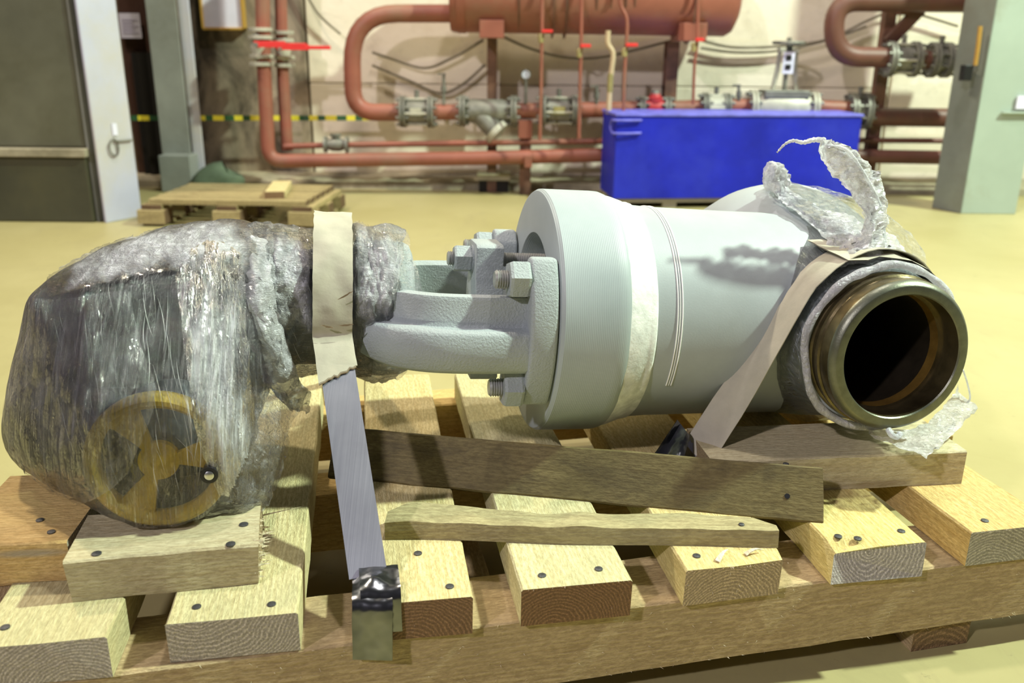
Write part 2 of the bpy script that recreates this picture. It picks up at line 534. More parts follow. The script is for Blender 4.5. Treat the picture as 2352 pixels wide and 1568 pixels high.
class G:
    """collects vertices and faces of one mesh"""

    def __init__(self):
        self.v, self.f = [], []

    def add(self, vs, fs):
        n = len(self.v)
        self.v += [Vector(p) for p in vs]
        self.f += [tuple(i + n for i in f) for f in fs]
        return self

    def box(self, lo, hi, mat=None):
        x0, y0, z0 = lo
        x1, y1, z1 = hi
        vs = [Vector(p) for p in ((x0, y0, z0), (x1, y0, z0), (x1, y1, z0), (x0, y1, z0), (x0, y0, z1), (x1, y0, z1), (x1, y1, z1), (x0, y1, z1))]
        if mat is not None:
            vs = [mat @ p for p in vs]
        return self.add(vs, [(0, 3, 2, 1), (4, 5, 6, 7), (0, 1, 5, 4), (1, 2, 6, 5), (2, 3, 7, 6), (3, 0, 4, 7)])

    def prism(self, poly, z0, z1):
        n = len(poly)
        vs = [Vector((p[0], p[1], z0)) for p in poly] + [Vector((p[0], p[1], z1)) for p in poly]
        return self.add(vs, [tuple(range(n - 1, -1, -1)), tuple(range(n, 2 * n))] + [(i, (i + 1) % n, n + (i + 1) % n, n + i) for i in range(n)])

    def lathe(self, prof, origin=(0, 0, 0), axis='x', n=32, wob=None, closed=False):
        """prof: list of (h, r) along the axis; r 0 closes"""
        o = Vector(origin)
        ax = {'x': (Vector((1, 0, 0)), Vector((0, 1, 0)), Vector((0, 0, 1))),
              'y': (Vector((0, 1, 0)), Vector((0, 0, 1)), Vector((1, 0, 0))),
              'z': (Vector((0, 0, 1)), Vector((1, 0, 0)), Vector((0, 1, 0)))}[axis] if isinstance(axis, str) else axis
        base = len(self.v)
        rows = []
        for h, r in prof:
            if r < 1e-6:
                self.v.append(o + ax[0] * h)
                rows.append([len(self.v) - 1])
            else:
                row = []
                for k in range(n):
                    t = 2 * math.pi * k / n
                    rr = r if wob is None else r + wob(h, t)
                    self.v.append(o + ax[0] * h + ax[1] * (rr * math.cos(t)) + ax[2] * (rr * math.sin(t)))
                    row.append(len(self.v) - 1)
                rows.append(row)
        prs = list(zip(rows[:-1], rows[1:]))
        if closed:
            prs.append((rows[-1], rows[0]))
        for a, b in prs:
            for k in range(n):
                k2 = (k + 1) % n
                if len(a) == 1 and len(b) == 1:
                    continue
                if len(a) == 1:
                    self.f.append((a[0], b[k], b[k2]))
                elif len(b) == 1:
                    self.f.append((a[k], b[0], a[k2]))
                else:
                    self.f.append((a[k], b[k], b[k2], a[k2]))
        return self

    def cyl(self, p0, p1, r, n=16, r1=None):
        p0, p1 = Vector(p0), Vector(p1)
        d = (p1 - p0)
        q = d.normalized()
        a = q.orthogonal().normalized()
        b = q.cross(a)
        l = d.length
        return self.lathe([(0, 0), (0, r), (l, r if r1 is None else r1), (l, 0)], p0, (q, a, b), n)

    def tube(self, pts, rad, n=10, caps=True):
        pts = [Vector(p) for p in pts]
        m = len(pts)
        rads = rad if isinstance(rad, (list, tuple)) else [rad] * m
        rows = []
        prev = None
        for i, p in enumerate(pts):
            t = (pts[min(i + 1, m - 1)] - pts[max(i - 1, 0)]).normalized()
            if prev is None:
                a = t.orthogonal().normalized()
            else:
                a = (prev - t * prev.dot(t)).normalized()
            prev = a
            b = t.cross(a)
            row = []
            for k in range(n):
                th = 2 * math.pi * k / n
                self.v.append(p + (a * math.cos(th) + b * math.sin(th)) * rads[i])
                row.append(len(self.v) - 1)
            rows.append(row)
        for r0, r1 in zip(rows[:-1], rows[1:]):
            for k in range(n):
                self.f.append((r0[k], r0[(k + 1) % n], r1[(k + 1) % n], r1[k]))
        if caps:
            self.f.append(tuple(reversed(rows[0])))
            self.f.append(tuple(rows[-1]))
        return self

    def hexnut(self, p0, axis, length, af, hole=0, rot=0.0):
        q, a, b = axis
        R = af / math.sqrt(3)
        c = af * 0.08
        rows = []
        for h, rr in ((0, R * 0.93), (c, R), (length - c, R), (length, R * 0.93)):
            row = []
            for k in range(6):
                t = math.pi / 3 * k + rot
                self.v.append(Vector(p0) + q * h + (a * math.cos(t) + b * math.sin(t)) * rr)
                row.append(len(self.v) - 1)
            rows.append(row)
        for r0, r1 in zip(rows[:-1], rows[1:]):
            for k in range(6):
                self.f.append((r0[k], r0[(k + 1) % 6], r1[(k + 1) % 6], r1[k]))
        self.f.append(tuple(reversed(rows[0])))
        self.f.append(tuple(rows[-1]))
        return self

    def thread(self, p0, axis, length, r, pitch=0.003, n=14):
        prof = [(0, 0), (0, r * 0.8)]
        h = 0.0008
        while h < length - pitch:
            prof += [(h, r * 0.86), (h + pitch * 0.5, r)]
            h += pitch
        prof += [(length, r * 0.8), (length, 0)]
        return self.lathe(prof, p0, axis, n)

    def grid(self, rows):
        base = len(self.v)
        nc = len(rows[0])
        for r in rows:
            self.v += [Vector(p) for p in r]
        for i in range(len(rows) - 1):
            for j in range(nc - 1):
                a = base + i * nc + j
                self.f.append((a, a + 1, a + nc + 1, a + nc))
        return self

    def out(self, name, mat, parent=None, smooth=None, mw=None, bevel=0, seg=2):
        if bevel:
            bm = bmesh.new()
            vs = [bm.verts.new(p) for p in self.v]
            for f in self.f:
                try:
                    bm.faces.new([vs[i] for i in f])
                except ValueError:
                    pass
            bmesh.ops.recalc_face_normals(bm, faces=bm.faces)
            ed = [e for e in bm.edges if len(e.link_faces) == 2 and e.calc_face_angle(0) > 0.6]
            bmesh.ops.bevel(bm, geom=ed, offset=bevel, segments=seg, affect='EDGES', profile=0.5, clamp_overlap=True)
            return from_bm(name, bm, mat, parent, smooth, mw)
        return mk(name, self.v, self.f, mat, parent, smooth, mw)


def catmull(pts, sub):
    pts = [Vector(p) for p in pts]
    out = []
    n = len(pts)
    for i in range(n - 1):
        p0, p1, p2, p3 = pts[max(i - 1, 0)], pts[i], pts[i + 1], pts[min(i + 2, n - 1)]
        for k in range(sub):
            t = k / sub
            out.append(0.5 * ((2 * p1) + (p2 - p0) * t + (2 * p0 - 5 * p1 + 4 * p2 - p3) * t * t + (3 * p1 - p0 - 3 * p2 + p3) * t ** 3))
    out.append(pts[-1])
    return out


def frame(o, xdir, up=(0, 0, 1)):
    """matrix with local X along xdir, Z near up, origin o"""
    x = Vector(xdir).normalized()
    z = Vector(up)
    z = (z - x * z.dot(x)).normalized()
    y = z.cross(x)
    return Matrix(((x.x, y.x, z.x, o[0]), (x.y, y.y, z.y, o[1]), (x.z, y.z, z.z, o[2]), (0, 0, 0, 1)))


def frame_y(o, ydir, up=(0, 0, 1)):
    y = Vector(ydir).normalized()
    z = Vector(up)
    z = (z - y * z.dot(y)).normalized()
    x = y.cross(z)
    return Matrix(((x.x, y.x, z.x, o[0]), (x.y, y.y, z.y, o[1]), (x.z, y.z, z.z, o[2]), (0, 0, 0, 1)))


def plank(name, a, b, width, thick, mat, parent=None, up=(0, 0, 1), rough=0.0012, seed=0, chip=None):
    """sawn timber: top face centre line runs a -> b; local Y along the length"""
    a, b = Vector(a), Vector(b)
    ln = (b - a).length
    mw = frame_y((a + b) / 2, b - a, up)
    nx, ny, nz = 5, max(4, int(ln / 0.03)), 3
    ny = min(ny, 40)
    bm = bmesh.new()
    xs = [-width / 2 + width * i / (nx - 1) for i in range(nx)]
    xs[1] = xs[0] + 0.0035
    xs[-2] = xs[-1] - 0.0035
    ys = [-ln / 2 + ln * j / ny for j in range(ny + 1)]
    ring = []
    bv = 0.0022
    prof = [(-width / 2, -thick), (-width / 2, -bv), (-width / 2 + bv, 0), (0, 0), (width / 2 - bv, 0), (width / 2, -bv), (width / 2, -thick)]
    rows = []
    for y in ys:
        row = []
        for (x, z) in prof:
            p = Vector((x, y, z))
            w = noise.noise_vector(Vector((x * 30 + seed * 7.1, y * 22, z * 30 + seed)))
            p += Vector((w.x, w.y * (1.8 if y in (ys[0], ys[-1]) else 0.5), w.z * 0.5)) * rough
            if chip:
                p = chip(p, ln, width, thick)
            row.append(bm.verts.new(p))
        rows.append(row)
    n = len(prof)
    for r0, r1 in zip(rows[:-1], rows[1:]):
        for k in range(n):
            bm.faces.new((r0[k], r0[(k + 1) % n], r1[(k + 1) % n], r1[k]))
    bm.faces.new(rows[0])
    bm.faces.new(rows[-1])
    o = from_bm(name, bm, mat, None, None)
    if parent:
        o.parent = parent
        o.matrix_parent_inverse = parent.matrix_world.inverted()
    o.matrix_world = mw
    return o


def child(o, parent):
    """parents o to parent, keeping it where it is"""
    mw = o.matrix_world.copy()
    o.parent = parent
    o.matrix_parent_inverse = Matrix.Identity(4)
    o.matrix_basis = parent.matrix_world.inverted() @ mw
    return o

# ================================================================== THE SETTING
g = G()
nx, ny = 40, 40
g.grid([[(-7 + 14 * i / nx, -3 + 8.6 * j / ny, 0) for i in range(nx + 1)] for j in range(ny + 1)])
struct(g.out('floor', 'floor'))
YW = 5.05
# back wall: backing plus cast panels with open joints
xj = ony(716, 300, YW).x
zj1 = ony(740, 191, YW).z
zj0 = 0.0
wall = struct(G().box((-7, YW + 0.03, 0), (7, YW + 0.25, 5.0)).out('wall_back', 'kerb'))
J = 0.006
for (x0, x1, z0, z1, mt) in ((-7, xj - J, 0, 1.55, 'wall_dirty'), (-7, xj - J, 1.562, 5, 'wall_dirty'),
                             (xj + J, 2.05, 0, zj1 - 0.002, 'wall_cream'), (xj + J, 2.05, zj1 + 0.002, 2.2, 'wall_cream'),
                             (xj + J, 2.05, 2.212, 5, 'wall_cream'), (2.062, 7, 0, 1.3, 'wall_cream'), (2.062, 7, 1.312, 5, 'wall_cream')):
    p = G().box((x0, YW, z0), (x1, YW + 0.06, z1)).out('wall_panel', mt, bevel=0.004, seg=1)
    child(p, wall)
# dirty kerb along the foot of the wall
g = G()
rows = []
for i in range(81):
    x = -2.3 + 5.6 * i / 80
    n1 = noise.noise(Vector((x * 4, 0, 3))) * 0.02
    n2 = noise.noise(Vector((x * 9, 2, 3))) * 0.010
    rows.append([(x, 4.88 + n1 * 0.5, 0.0), (x, 4.885 + n1 * 0.5, 0.035 + n2), (x, 4.93 + n1, 0.055 + n2), (x, YW + 0.01, 0.07 + n2)])
g.grid(rows)
struct(g.out('trim_1', 'kerb', smooth=40))

# ---- dark machine housing far left
cab_f = onz(200, 511, 0).y
g_r = -1.845
zl = ony(120, 345, cab_f).z
cb = empty('machine_housing', (-2.4, cab_f, 0), 'dark olive metal machine housing with a dusty ledge behind the wrapped actuator', 'machine')
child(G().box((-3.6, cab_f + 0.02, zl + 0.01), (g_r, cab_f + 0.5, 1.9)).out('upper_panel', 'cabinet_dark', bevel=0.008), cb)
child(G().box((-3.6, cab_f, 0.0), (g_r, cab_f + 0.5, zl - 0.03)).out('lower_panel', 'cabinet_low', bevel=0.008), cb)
child(G().box((-3.6, cab_f - 0.02, zl - 0.028), (g_r + 0.01, cab_f + 0.4, zl + 0.008)).out('ledge', 'kerb', bevel=0.004), cb)

# ---- steel columns
A = onz(245, 512, 0)
B = onz(327, 496, 0)
u = (B - A)
w = u.length
mwc = frame(A, u)
c1 = empty('steel_column', mwc, 'pale lavender painted steel column with a wire loop beside the dark machine housing', 'column')
child(G().box((0, 0, 0), (w, 0.014, 2.2)).out('front_flange', 'column_pale', mw=mwc, bevel=0.003), c1)
child(G().box((w / 2 - 0.006, 0.014, 0), (w / 2 + 0.006, 0.05, 2.2)).out('web', 'column_grey', mw=mwc), c1)
child(G().box((0, 0.05, 0), (w, 0.062, 2.2)).out('back_flange', 'column_grey', mw=mwc), c1)


def at_col(px, py):
    n = Vector((u.y, -u.x, 0)).normalized()
    d = ray(px, py)
    t = (A - CAMP).dot(n) / d.dot(n)
    return CAMP + d * t, n


pt, nn = at_col(262, 297)
child(G().box((-0.012, -0.004, -0.025), (0.012, 0.0, 0.025), frame(pt + nn * 0.002, u)).out('tag', 'paper_white'), c1)
lp = [at_col(x, y)[0] + nn * 0.012 for x, y in ((255, 318), (247, 335), (252, 352), (263, 357), (268, 345), (264, 325), (255, 318))]
child(G().tube(catmull(lp, 5), 0.004, 6).out('wire_loop', 'fitting_grey', smooth=60), c1)
lp = [at_col(x, y)[0] + nn * 0.012 for x, y in ((258, 322), (270, 324), (300, 321))]
child(G().tube(lp, 0.005, 6).out('hook', 'fitting_grey', smooth=60), c1)

Y2 = 4.82
a0, a1 = ony(332, 0, Y2), ony(412, 0, Y2)
c2 = empty('steel_column', (a0.x, Y2, 0), 'grey steel column with a boxed foot in front of the stained wall', 'column')
child(G().box((a0.x - 0.0, Y2, 0), (a0.x + 0.155, Y2 + 0.012, 2.2)).out('front_flange', 'column_grey', bevel=0.003), c2)
child(G().box((a0.x + 0.155, Y2 + 0.03, 0), (a0.x + 0.21, Y2 + 0.05, 2.2)).out('back_flange', 'column_pale', bevel=0.003), c2)
child(G().box((a0.x + 0.07, Y2 + 0.012, 0), (a0.x + 0.085, Y2 + 0.15, 2.2)).out('web', 'column_grey'), c2)
b0, b1 = ony(362, 357, 4.72), ony(441, 418, 4.72)
child(G().box((b0.x, 4.72, 0), (b1.x, 4.9, b0.z)).out('foot_box', 'column_grey', bevel=0.005), c2)

# dark doorway between the columns
d0, d1 = ony(268, 0, 4.98), ony(352, 0, 4.98)
dr = struct(G().box((d0.x, 4.98, 0.0), (d1.x + 0.1, 5.04, 2.2)).out('door_1', 'door_brown', bevel=0.003))
v0 = ony(300, 120, 4.97)
cv = G()
cv.grid([[(d0.x + 0.05 + 0.2 * i / 10, 4.955 + 0.012 * math.sin(i * 1.9), z) for i in range(11)] for z in (0.0, v0.z * 0.5, v0.z)])
tag(cv.out('black_curtain', 'dark_void', smooth=60), 'black curtain hanging in the gap between the two columns', 'curtain')
n0, n1 = ony(272, 30, 4.96), ony(327, 88, 4.96)
nt_ = empty('notice_sheet', (n0.x, 4.96, n1.z), 'small white notice sheet above the black curtain', 'notice')
child(G().box((n0.x, 4.955, n1.z), (n1.x, 4.96, n0.z)).out('sheet', 'paper_white'), nt_)
for k in range(5):
    z = n0.z - (n0.z - n1.z) * (0.3 + 0.13 * k)
    child(G().box((n0.x + 0.015, 4.9535, z), (n1.x - 0.012 - 0.02 * (k % 2), 4.955, z + 0.006)).out('print_line', 'paper_ink'), nt_)
f0, f1 = ony(457, -40, 5.03), ony(567, 70, 5.03)
fr = empty('framed_notice', (f0.x, 5.02, f1.z), 'white sheet in an ochre frame hung on the stained wall', 'frame')
child(G().box((f0.x + 0.008, 5.015, f1.z + 0.012), (f1.x - 0.012, 5.03, f0.z)).out('sheet', 'paper_white'), fr)
for bx_ in (((f0.x, 5.0, f1.z), (f1.x, 5.045, f1.z + 0.014)), ((f0.x, 5.0, f1.z), (f0.x + 0.012, 5.045, f0.z)), ((f1.x - 0.016, 5.0, f1.z), (f1.x, 5.045, f0.z))):
    child(G().box(*bx_).out('frame_bar', 'frame_ochre', bevel=0.003), fr)

# striped barrier tape
tp = empty('barrier_tape', ony(800, 271, 4.86), 'yellow and green striped barrier tape stretched behind the red pipes', 'tape')
x = 300.0
k = 0
while x < 905:
    wd = 17 + 3 * ((k * 7) % 4)
    p, q = ony(x, 271, 4.88), ony(min(x + wd, 905), 271, 4.88)
    hgt = 0.013
    if not (345 < x < 440):
        child(G().box((p.x, 4.879, p.z - hgt), (q.x, 4.881, q.z + hgt)).out('stripe', 'tape_yellow' if k % 2 else 'tape_green'), tp)
    x += wd
    k += 1


# ---- pipes and fittings along the wall
def PX(pts, Y):
    return [ony(p[0], p[1], p[2] if len(p) > 2 else Y) for p in pts]


def bendpath(pts, Y, rad, sub=8):
    """polyline through pixel points with rounded corners of world radius rad"""
    P = PX(pts, Y)
    out = [P[0]]
    for i in range(1, len(P) - 1):
        a = (P[i - 1] - P[i])
        b = (P[i + 1] - P[i])
        d = min(rad, a.length * 0.49, b.length * 0.49)
        s, e = P[i] + a.normalized() * d, P[i] + b.normalized() * d
        for k in range(sub + 1):
            t = k / sub
            out.append(s * (1 - t) ** 2 + P[i] * 2 * t * (1 - t) + e * t * t)
    out.append(P[-1])
    return out


def pipe(name, label, pts, Y, r, mat='pipe_red', bend=0.12, group=None, n=18):
    o = G().tube(bendpath(pts, Y, bend), r, n).out(name, mat, smooth=50)
    return tag(o, label, 'pipe', group)


YP = 4.76
pr = 0.043
pipe('red_pipe', 'thick red U-bend pipe from the big cylinder down to the valve line', [(1036, 31), (806, 31), (812, 258), (920, 258)], YP, 0.044, bend=0.24)
pipe('red_pipe', 'red pipe of the valve line running past the valves to the right', [(990, 258), (1500, 250), (1735, 244)], YP, 0.040)
pipe('red_pipe', 'red pipe stub joining the pale gate valve and the big flange', [(1862, 246), (1950, 250)], YP, 0.040)
pipe('red_pipe', 'dark red pipe from the big flange to the right column', [(1990, 268), (2300, 272)], YP, 0.048, 'pipe_red_dark')
pipe('red_pipe', 'long red floor pipe turning up into the left vertical riser', [(600, -140), (606, 150), (617, 370), (1100, 363), (1420, 355)], 4.70, 0.036, bend=0.08)
pipe('red_pipe', 'second vertical red riser with a red lever valve', [(642, -140), (648, 150), (660, 345)], 4.78, 0.031)
pipe('red_pipe', 'thin red pipe just above the long floor pipe', [(652, 336), (760, 333), (1400, 324)], 4.74, 0.015)
pipe('red_pipe', 'red lower pipe seen right of the blue crate', [(1940, 358), (2300, 364)], 4.72, 0.036, 'pipe_red_dark')
pipe('red_pipe', 'thin red pipe seen right of the blue crate', [(1940, 322), (2300, 324)], 4.74, 0.014, 'pipe_red_dark')
pipe('red_pipe', 'dark red U-bend pipe at the upper right', [(2320, 6), (1915, 2), (1916, 130), (2040, 132)], 4.66, 0.049, 'pipe_red_dark', bend=0.2)
pipe('red_pipe', 'dark red pipe stub right of the upper flanged valve', [(2100, 136), (2230, 140)], 4.66, 0.044, 'pipe_red_dark')

# manifold
mf_a, mf_b = ony(1036, -12, YP), ony(1668, -2, YP)
mf = empty('header_cylinder', mf_a, 'big red horizontal pressure cylinder with dark hoops at the top', 'tank')
q = (mf_b - mf_a).normalized()
ax = (q, Vector((0, 1, 0)), q.cross(Vector((0, 1, 0))))
RM = 0.178
ln = (mf_b - mf_a).length
child(G().lathe([(0, 0), (0, RM * 0.97), (0.02, RM), (ln, RM), (ln + 0.03, RM * 0.9), (ln + 0.055, RM * 0.6), (ln + 0.06, 0)], mf_a, ax, 40).out('shell', 'pipe_red', smooth=40), mf)
child(G().lathe([(0.035, RM + 0.0005), (0.035, RM + 0.004), (0.075, RM + 0.004), (0.075, RM + 0.0005)], mf_a, ax, 40, closed=True).out('seam_band', 'pipe_red', smooth=40), mf)
for px in (1190, 1268, 1296, 1362, 1394, 1426, 1446, 1580):
    s = ony(px, 30, YP).x - mf_a.x
    bw = 0.008
    tl = 0.025 * (1 if px % 4 else -1)
    a2 = (Vector((q.x, 0, q.z + tl)).normalized(), Vector((0, 1, 0)), q.cross(Vector((0, 1, 0))))
    child(G().lathe([(s, RM + 0.001), (s, RM + 0.008), (s + bw, RM + 0.008), (s + bw, RM + 0.001)], mf_a, a2, 32, closed=True).out('hoop', 'steel_post_rust', smooth=40), mf)
for i, (x0, x1, y0, y1, px0, px1, yb) in enumerate(((1104, 1158, 62, 88, 1119, 1141, 250), (1548, 1608, 68, 95, 1534, 1562, 250))):
    p, q_ = ony(x0, y0, YP), ony(x1, y1, YP)
    st = empty('pipe_stand', (p.x, YP, 0), ('rusty stand under the left end of the big red cylinder', 'rusty stand under the right end of the big red cylinder')[i], 'stand', 'stands under the cylinder')
    child(G().box((p.x, YP - 0.16, q_.z), (q_.x, YP + 0.1, p.z + 0.03)).out('saddle', 'pipe_red', bevel=0.003), st)
    a, b = ony(px0, y1, YP + 0.06), ony(px1, y1, YP + 0.06)
    child(G().box((a.x, YP + 0.06, 0), (b.x, YP + 0.075, a.z)).out('post_flange', 'steel_post_rust', bevel=0.002), st)
    child(G().box(((a.x + b.x) / 2 - 0.006, YP + 0.075, 0), ((a.x + b.x) / 2 + 0.006, YP + 0.15, a.z)).out('post_web', 'steel_post_rust'), st)
    child(G().box((a.x, YP + 0.15, 0), (b.x, YP + 0.165, a.z)).out('post_flange', 'steel_post_rust'), st)


def disc_along(g, c, ax, h0, h1, r, n=24):
    return g.lathe([(h0, 0), (h0, r), (h1, r), (h1, 0)], c, ax, n)


AXX = (Vector((1, 0, 0)), Vector((0, 1, 0)), Vector((0, 0, 1)))


def flange_pair(root, c, r, mat, side, off, t=0.014, bolts=8):
    for k in (0, 1):
        h = off + side * (0.018 * k)
        child(disc_along(G(), c, AXX, h, h + t, r, 24).out('flange', mat, smooth=40, bevel=0.002, seg=1), root)
    for b in range(bolts):
        th = 2 * math.pi * (b + 0.5) / bolts
        p = c + Vector((0, math.cos(th), math.sin(th))) * (r * 0.84)
        lo = off - 0.018 if side < 0 else off
        child(G().hexnut(p + Vector((lo - 0.014, 0, 0)), AXX, 0.014, 0.016).hexnut(p + Vector((lo + 0.034, 0, 0)), AXX, 0.014, 0.016).cyl(p + Vector((lo - 0.018, 0, 0)), p + Vector((lo + 0.05, 0, 0)), 0.005, 6).out('bolt', 'fitting_grey'), root)


def flanged_valve(label, x0, x1, yc, Y, r, body='fitting_grey', plate=None, group='flanged valves of the pipe line', bodyr=0.062, rods=True):
    a, b = ony(x0, yc, Y), ony(x1, yc, Y)
    c = (a + b) / 2
    hw = (b.x - a.x) / 2
    root = empty('flanged_valve', c, label, 'valve', group)
    flange_pair(root, c, r, 'fitting_grey', -1, -hw + 0.03)
    flange_pair(root, c, r, 'fitting_grey', 1, hw - 0.03 - 0.014)
    child(G().lathe([(-hw + 0.04, 0), (-hw + 0.04, 0.048), (-hw * 0.5, bodyr), (hw * 0.5, bodyr), (hw - 0.04, 0.048), (hw - 0.04, 0)], c, AXX, 24).out('body', body, smooth=40), root)
    if rods:
        for th in (0.6, 1.9, 3.2, 4.2, 5.2):
            p = c + Vector((0, math.cos(th), math.sin(th))) * (r * 0.86)
            child(G().cyl(p - Vector((hw - 0.03, 0, 0)), p + Vector((hw - 0.03, 0, 0)), 0.007, 8).out('tie_rod', 'fitting_pale'), root)
    child(G().cyl(c + Vector((0, 0, bodyr)), c + Vector((0, 0, r + 0.03)), 0.012, 10).out('spindle', 'fitting_grey', smooth=50), root)
    if plate:
        child(G().box((c.x - 0.03, Y - bodyr - 0.012, c.z - 0.012), (c.x + 0.03, Y - bodyr - 0.006, c.z + 0.025)).out('name_plate', plate), root)
    return root


flanged_valve('first grey flanged valve with tie rods beside the U-bend', 914, 1002, 257, YP, 0.080, plate='fitting_pale')
flanged_valve('grey flanged valve with a yellow plate left of the blue crate', 1234, 1332, 254, YP, 0.080, plate='brass')
flanged_valve('grey flanged valve with bright rods behind the blue crate top', 1606, 1680, 245, YP, 0.070, body='fitting_pale')
flanged_valve('dark flanged valve on the upper right U-bend', 2030, 2112, 136, 4.66, 0.086)
flanged_valve('dark flange joint beside the right column', 2128, 2186, 138, 4.66, 0.086, rods=False)
flanged_valve('big grey flange joint at the right corner of the blue crate', 1942, 2000, 255, YP, 0.092, rods=False)

# red valve
a, b = ony(1466, 250, YP), ony(1540, 248, YP)
c = (a + b) / 2
hw = (b.x - a.x) / 2
rv = empty('flanged_valve', c, 'bright red valve body between grey flanges behind the blue crate', 'valve', 'flanged valves of the pipe line')
flange_pair(rv, c, 0.062, 'fitting_grey', -1, -hw + 0.02)
flange_pair(rv, c, 0.062, 'fitting_grey', 1, hw - 0.034)
child(G().lathe([(-hw + 0.02, 0), (-hw + 0.02, 0.042), (-hw * 0.3, 0.05), (hw * 0.3, 0.05), (hw - 0.02, 0.042), (hw - 0.02, 0)], c, AXX, 24).out('body', 'valve_red', smooth=40), rv)
child(G().lathe([(0.03, 0.045), (0.055, 0.045), (0.06, 0.03), (0.075, 0.025), (0.075, 0)], c, 'z', 20).out('bonnet', 'valve_red', smooth=40), rv)
child(G().lathe([(0.075, 0.0), (0.075, 0.022), (0.09, 0.018), (0.09, 0)], c, 'z', 16).out('cap', 'fitting_grey', smooth=40), rv)

# Y strainer
a, b = ony(1050, 256, YP), ony(1192, 254, YP)
c = (a + b) / 2
hw = (b.x - a.x) / 2
ys = empty('y_strainer', c, 'grey cast Y-strainer with its leg slanting down to the right', 'strainer')
flange_pair(ys, c, 0.080, 'fitting_grey', -1, -hw + 0.03)
flange_pair(ys, c, 0.080, 'fitting_grey', 1, hw - 0.044)
child(G().lathe([(-hw + 0.03, 0), (-hw + 0.03, 0.05), (-hw * 0.5, 0.062), (hw * 0.4, 0.06), (hw - 0.03, 0.05), (hw - 0.03, 0)], c, AXX, 24).out('body', 'fitting_grey', smooth=40), ys)
e = ony(1138, 300, YP - 0.03)
st_ = c + Vector((-0.06, 0, 0.0))
child(G().cyl(st_, e, 0.052, 20).out('strainer_leg', 'fitting_grey', smooth=40), ys)
dq = (e - st_).normalized()
o_ = dq.orthogonal().normalized()
child(G().lathe([(0, 0), (0, 0.07), (0.03, 0.07), (0.03, 0)], e - dq * 0.005, (dq, o_, dq.cross(o_)), 20).out('cover_flange', 'fitting_pale', smooth=40), ys)

# gate valve with handwheel
c = ony(1797, 246, YP)
gv = empty('gate_valve', c, 'pale gate valve with open yoke and round handwheel above the blue crate', 'valve')
hw = 0.155
flange_pair(gv, c, 0.085, 'fitting_pale', -1, -hw)
flange_pair(gv, c, 0.085, 'fitting_pale', 1, hw - 0.014)
child(G().lathe([(-hw, 0), (-hw, 0.055), (-0.09, 0.08), (0.09, 0.08), (hw, 0.055), (hw, 0)], c, AXX, 24).out('body', 'fitting_pale', smooth=40), gv)
zb = ony(1797, 222, YP).z
zt = ony(1797, 206, YP).z
child(G().box((c.x - 0.115, YP - 0.07, zb - 0.005), (c.x + 0.115, YP + 0.07, zt)).out('bonnet_flange', 'fitting_grey', bevel=0.006), gv)
zy0, zy1 = zt, ony(1800, 110, YP).z
for s in (-1, 1):
    child(G().tube([(c.x + s * 0.06, YP, zy0), (c.x + s * 0.045, YP, (zy0 + zy1) / 2), (c.x + s * 0.04, YP, zy1)], 0.012, 8).out('yoke_arm', 'fitting_pale', smooth=50), gv)
child(G().box((c.x - 0.05, YP - 0.03, zy1 - 0.02), (c.x + 0.05, YP + 0.03, zy1)).out('yoke_head', 'fitting_pale', bevel=0.004), gv)
child(G().box((c.x - 0.028, YP - 0.03, zy0 + 0.08), (c.x + 0.028, YP - 0.02, zy1 - 0.02)).out('index_plate', 'paper_white'), gv)
for k in range(3):
    child(G().box((c.x - 0.016, YP - 0.034, zy0 + 0.10 + 0.045 * k), (c.x + 0.012, YP - 0.03, zy0 + 0.125 + 0.045 * k)).out('index_mark', 'rubber'), gv)
child(G().cyl((c.x, YP, zt), (c.x, YP, zy1 + 0.05), 0.012, 10).out('stem', 'fitting_grey', smooth=50), gv)
RH = 0.075
rim = [(c.x + RH * math.cos(t * math.pi / 12), YP + RH * math.sin(t * math.pi / 12), zy1 + 0.025) for t in range(25)]
child(G().tube(rim, 0.009, 8, caps=False).out('handwheel_rim', 'fitting_grey', smooth=60), gv)
for k in range(4):
    t = math.pi / 4 + k * math.pi / 2
    child(G().cyl((c.x, YP, zy1 + 0.025), (c.x + RH * math.cos(t), YP + RH * math.sin(t), zy1 + 0.025), 0.006, 6).out('handwheel_spoke', 'fitting_grey'), gv)


# ball valves with red levers on the risers
def lever_valve(label, cx, ys_, Y, r, lever):
    top, mid, bot = ys_
    c = ony(cx, mid, Y)
    root = empty('lever_valve', c, label, 'valve', 'lever valves on the risers')
    for yy, sg in ((top, 1), (bot, -1)):
        for k in (-9, 9):
            p = ony(cx + (2 if sg < 0 else -1), yy + k, Y)
            child(G().lathe([(-0.009, 0), (-0.009, r), (0.009, r), (0.009, 0)], p, 'z', 24).out('flange', 'fitting_pale', smooth=40, bevel=0.002, seg=1), root)
    p0, p1 = ony(cx, top, Y), ony(cx, bot, Y)
    h = p0.z - p1.z
    child(G().lathe([(0, 0), (0, r * 0.55), (h * 0.25, r * 0.62), (h * 0.5, r * 0.8), (h * 0.75, r * 0.62), (h, r * 0.55), (h, 0)], p1, 'z', 24).out('body', 'fitting_pale', smooth=60), root)
    a, b = ony(lever[0], lever[1], Y - r - 0.02), ony(lever[2], lever[3], Y - r - 0.02)
    child(G().box((a.x, Y - r - 0.03, b.z - 0.012), (a.x + (b.x - a.x) * 0.6, Y - r - 0.02, a.z + 0.014)).box((a.x + (b.x - a.x) * 0.6, Y - r - 0.03, b.z - 0.008), (b.x, Y - r - 0.02, b.z + 0.010)).out('lever', 'handle_red', bevel=0.002), root)
    child(G().cyl((c.x, Y, c.z), (c.x, Y - r - 0.034, c.z), 0.012, 10).out('spindle', 'fitting_grey'), root)


